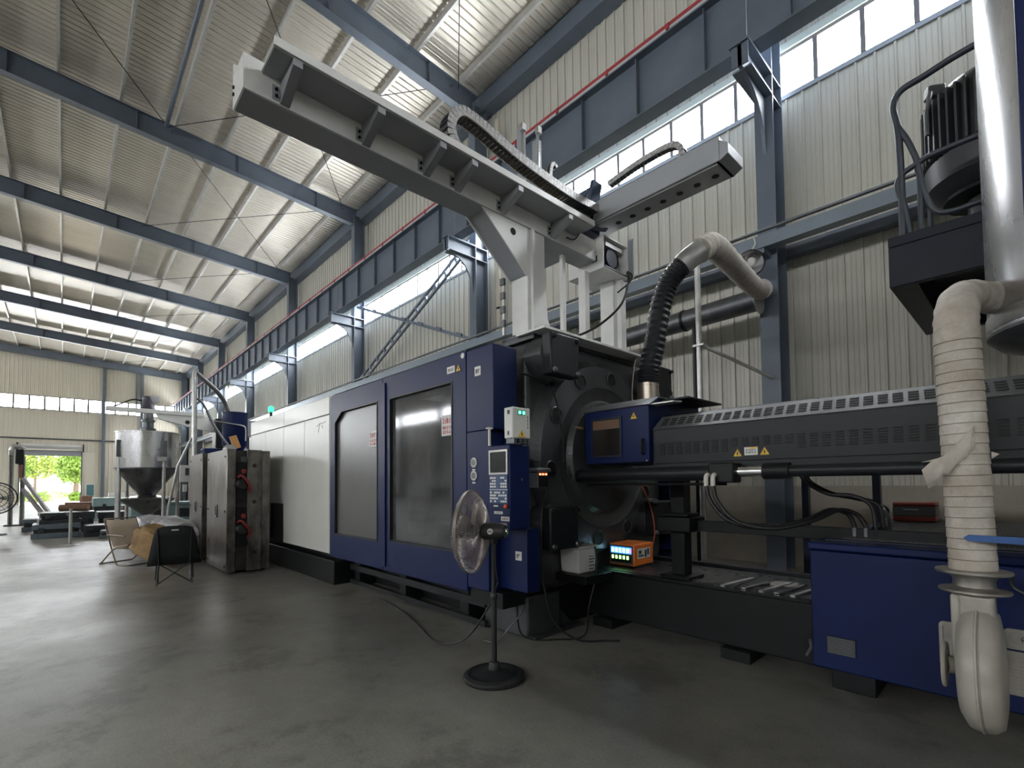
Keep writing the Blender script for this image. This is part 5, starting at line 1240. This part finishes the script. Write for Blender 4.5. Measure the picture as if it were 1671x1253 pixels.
bb = thing('bundle_of_boards', 'row of upright cream boards leaning below the notice board', 'boards', (XE+.6, 2.0, 0))
for i in range(6): B().box(XE+.5, XE+.56, 1.5+i*.3, 1.72+i*.3, 0, .55+.08*(i % 3)).build('board', m_clad2, bb)
B().box(-57, -56.2, 2.9, 4.8, 0, .95).build('plinth_block', m_white, label='pale low block along the end wall behind the mixing hopper', cat='block', bevel=.02)
B().lathe([(.35,0),(.40,.1),(.40,.75),(.36,.82),(0,.85)], (-52,1.3,0), n=24).build('dark_barrel', m_ru, label='dark rusty barrel standing by the doorway', cat='barrel')

# ------------------------------------------------------------------ outside the doorway
m_gnd = mat('sunlit_ground', (.60,.55,.46), .9, 0, var=.15, scale=.4)
B().box(-170, XE-.2, -60, 60, -.25, -.02).build('ground', m_gnd, kind='structure')
m_bark = mat('bark', (.14,.10,.07), .9)
m_leaf = mat('leaves_bright', (.22,.36,.06), .6, 0, var=.4, scale=1.5); m_leaf2 = mat('leaves_yellow_green', (.34,.44,.09), .6, 0, var=.4, scale=1.5)
def foliage(c, rad, n, seed, size):
    rnd = random.Random(seed); b = B()
    for i in range(n):
        while True:
            p = Vector((rnd.uniform(-1,1), rnd.uniform(-1,1), rnd.uniform(-1,1)))
            if .25 < p.length < 1: break
        if math.sin(p.x*5+seed)*math.sin(p.y*4+seed*2)*math.sin(p.z*5) > .35: continue
        p = Vector((p.x*rad[0], p.y*rad[1], p.z*rad[2])) + Vector(c)
        u = Vector((rnd.gauss(0,1), rnd.gauss(0,1), rnd.gauss(0,1))).normalized(); v = u.orthogonal().normalized(); s = size*rnd.uniform(.6,1.3)
        b.add([p-u*s, p+v*s*.5, p+u*s, p-v*s*.5], [(0,1,2,3)])
    return b
def tree(label, x, y, h, rad, mt, seed):
    t = thing('tree', label, 'tree', (x, y, -.02), 'trees outside the doorway')
    B().tube([(x,y,-.02),(x+.1,y,h*.35),(x,y+.1,h*.7)], [.16,.12,.06], 8, 3).build('trunk', m_bark, t)
    for k_ in range(4):
        a = k_*1.7; B().tube([(x,y,h*(.35+.08*k_)),(x+math.cos(a)*rad[0]*.5, y+math.sin(a)*rad[1]*.5, h*(.55+.08*k_))], [.06,.03], 6).build('branch', m_bark, t)
    foliage((x,y,h*.68), rad, 2600, seed, .22).build('crown', mt, t, kind='stuff', smooth=False)
tree('bushy green tree at the right side of the doorway', -76, .9, 5.6, (2.0,1.9,2.0), m_leaf, 1)
tree('taller yellow-green tree in the middle of the doorway view', -88, -2.8, 7.0, (2.6,2.4,2.2), m_leaf2, 2)
tree('leafy tree at the left side of the doorway view', -80, -4.8, 5.2, (2.0,1.9,1.7), m_leaf, 3)
tree('spreading tree far behind the others outside the doorway', -100, 1.5, 7.5, (3.5,3.5,2.4), m_leaf2, 4)
def bush(label, x, y, rad, seed, mt):
    o = foliage((x,y,rad[2]*.7), rad, 900, seed, .14).build('bush', mt, label=label, cat='bush', smooth=False); o['group'] = 'bushes outside the doorway'; return o
bush('low green hedge at the left of the doorway view', -72, -2.9, (1.2,1.9,.7), 5, m_leaf)
bush('small round bush below the right-hand tree outside', -73, 1.0, (.7,.7,.6), 6, m_leaf)
bush('low dry hedge along the yard far outside', -90, -1.2, (1.0,3.0,.6), 7, m_leaf2)
bm = bmesh.new(); bmesh.ops.create_icosphere(bm, subdivisions=3, radius=1.0)
b = B()
for v in bm.verts:
    p = v.co; b.v.append((-75 + p.x*1.6, -1.1 + p.y*1.5*(1+.2*math.sin(5*p.x)), max(-.02, p.z*.85*(1+.25*math.sin(6*p.y+2*p.x)))))
bm.verts.index_update(); b.f = [tuple(v.index for v in f.verts) for f in bm.faces]; bm.free()
b.build('soil_heap', mat('red_soil', (.42,.28,.19), .9, 0, var=.3, scale=2, bump=.6, bscale=6), label='heap of reddish soil in the yard outside the doorway', cat='soil heap')
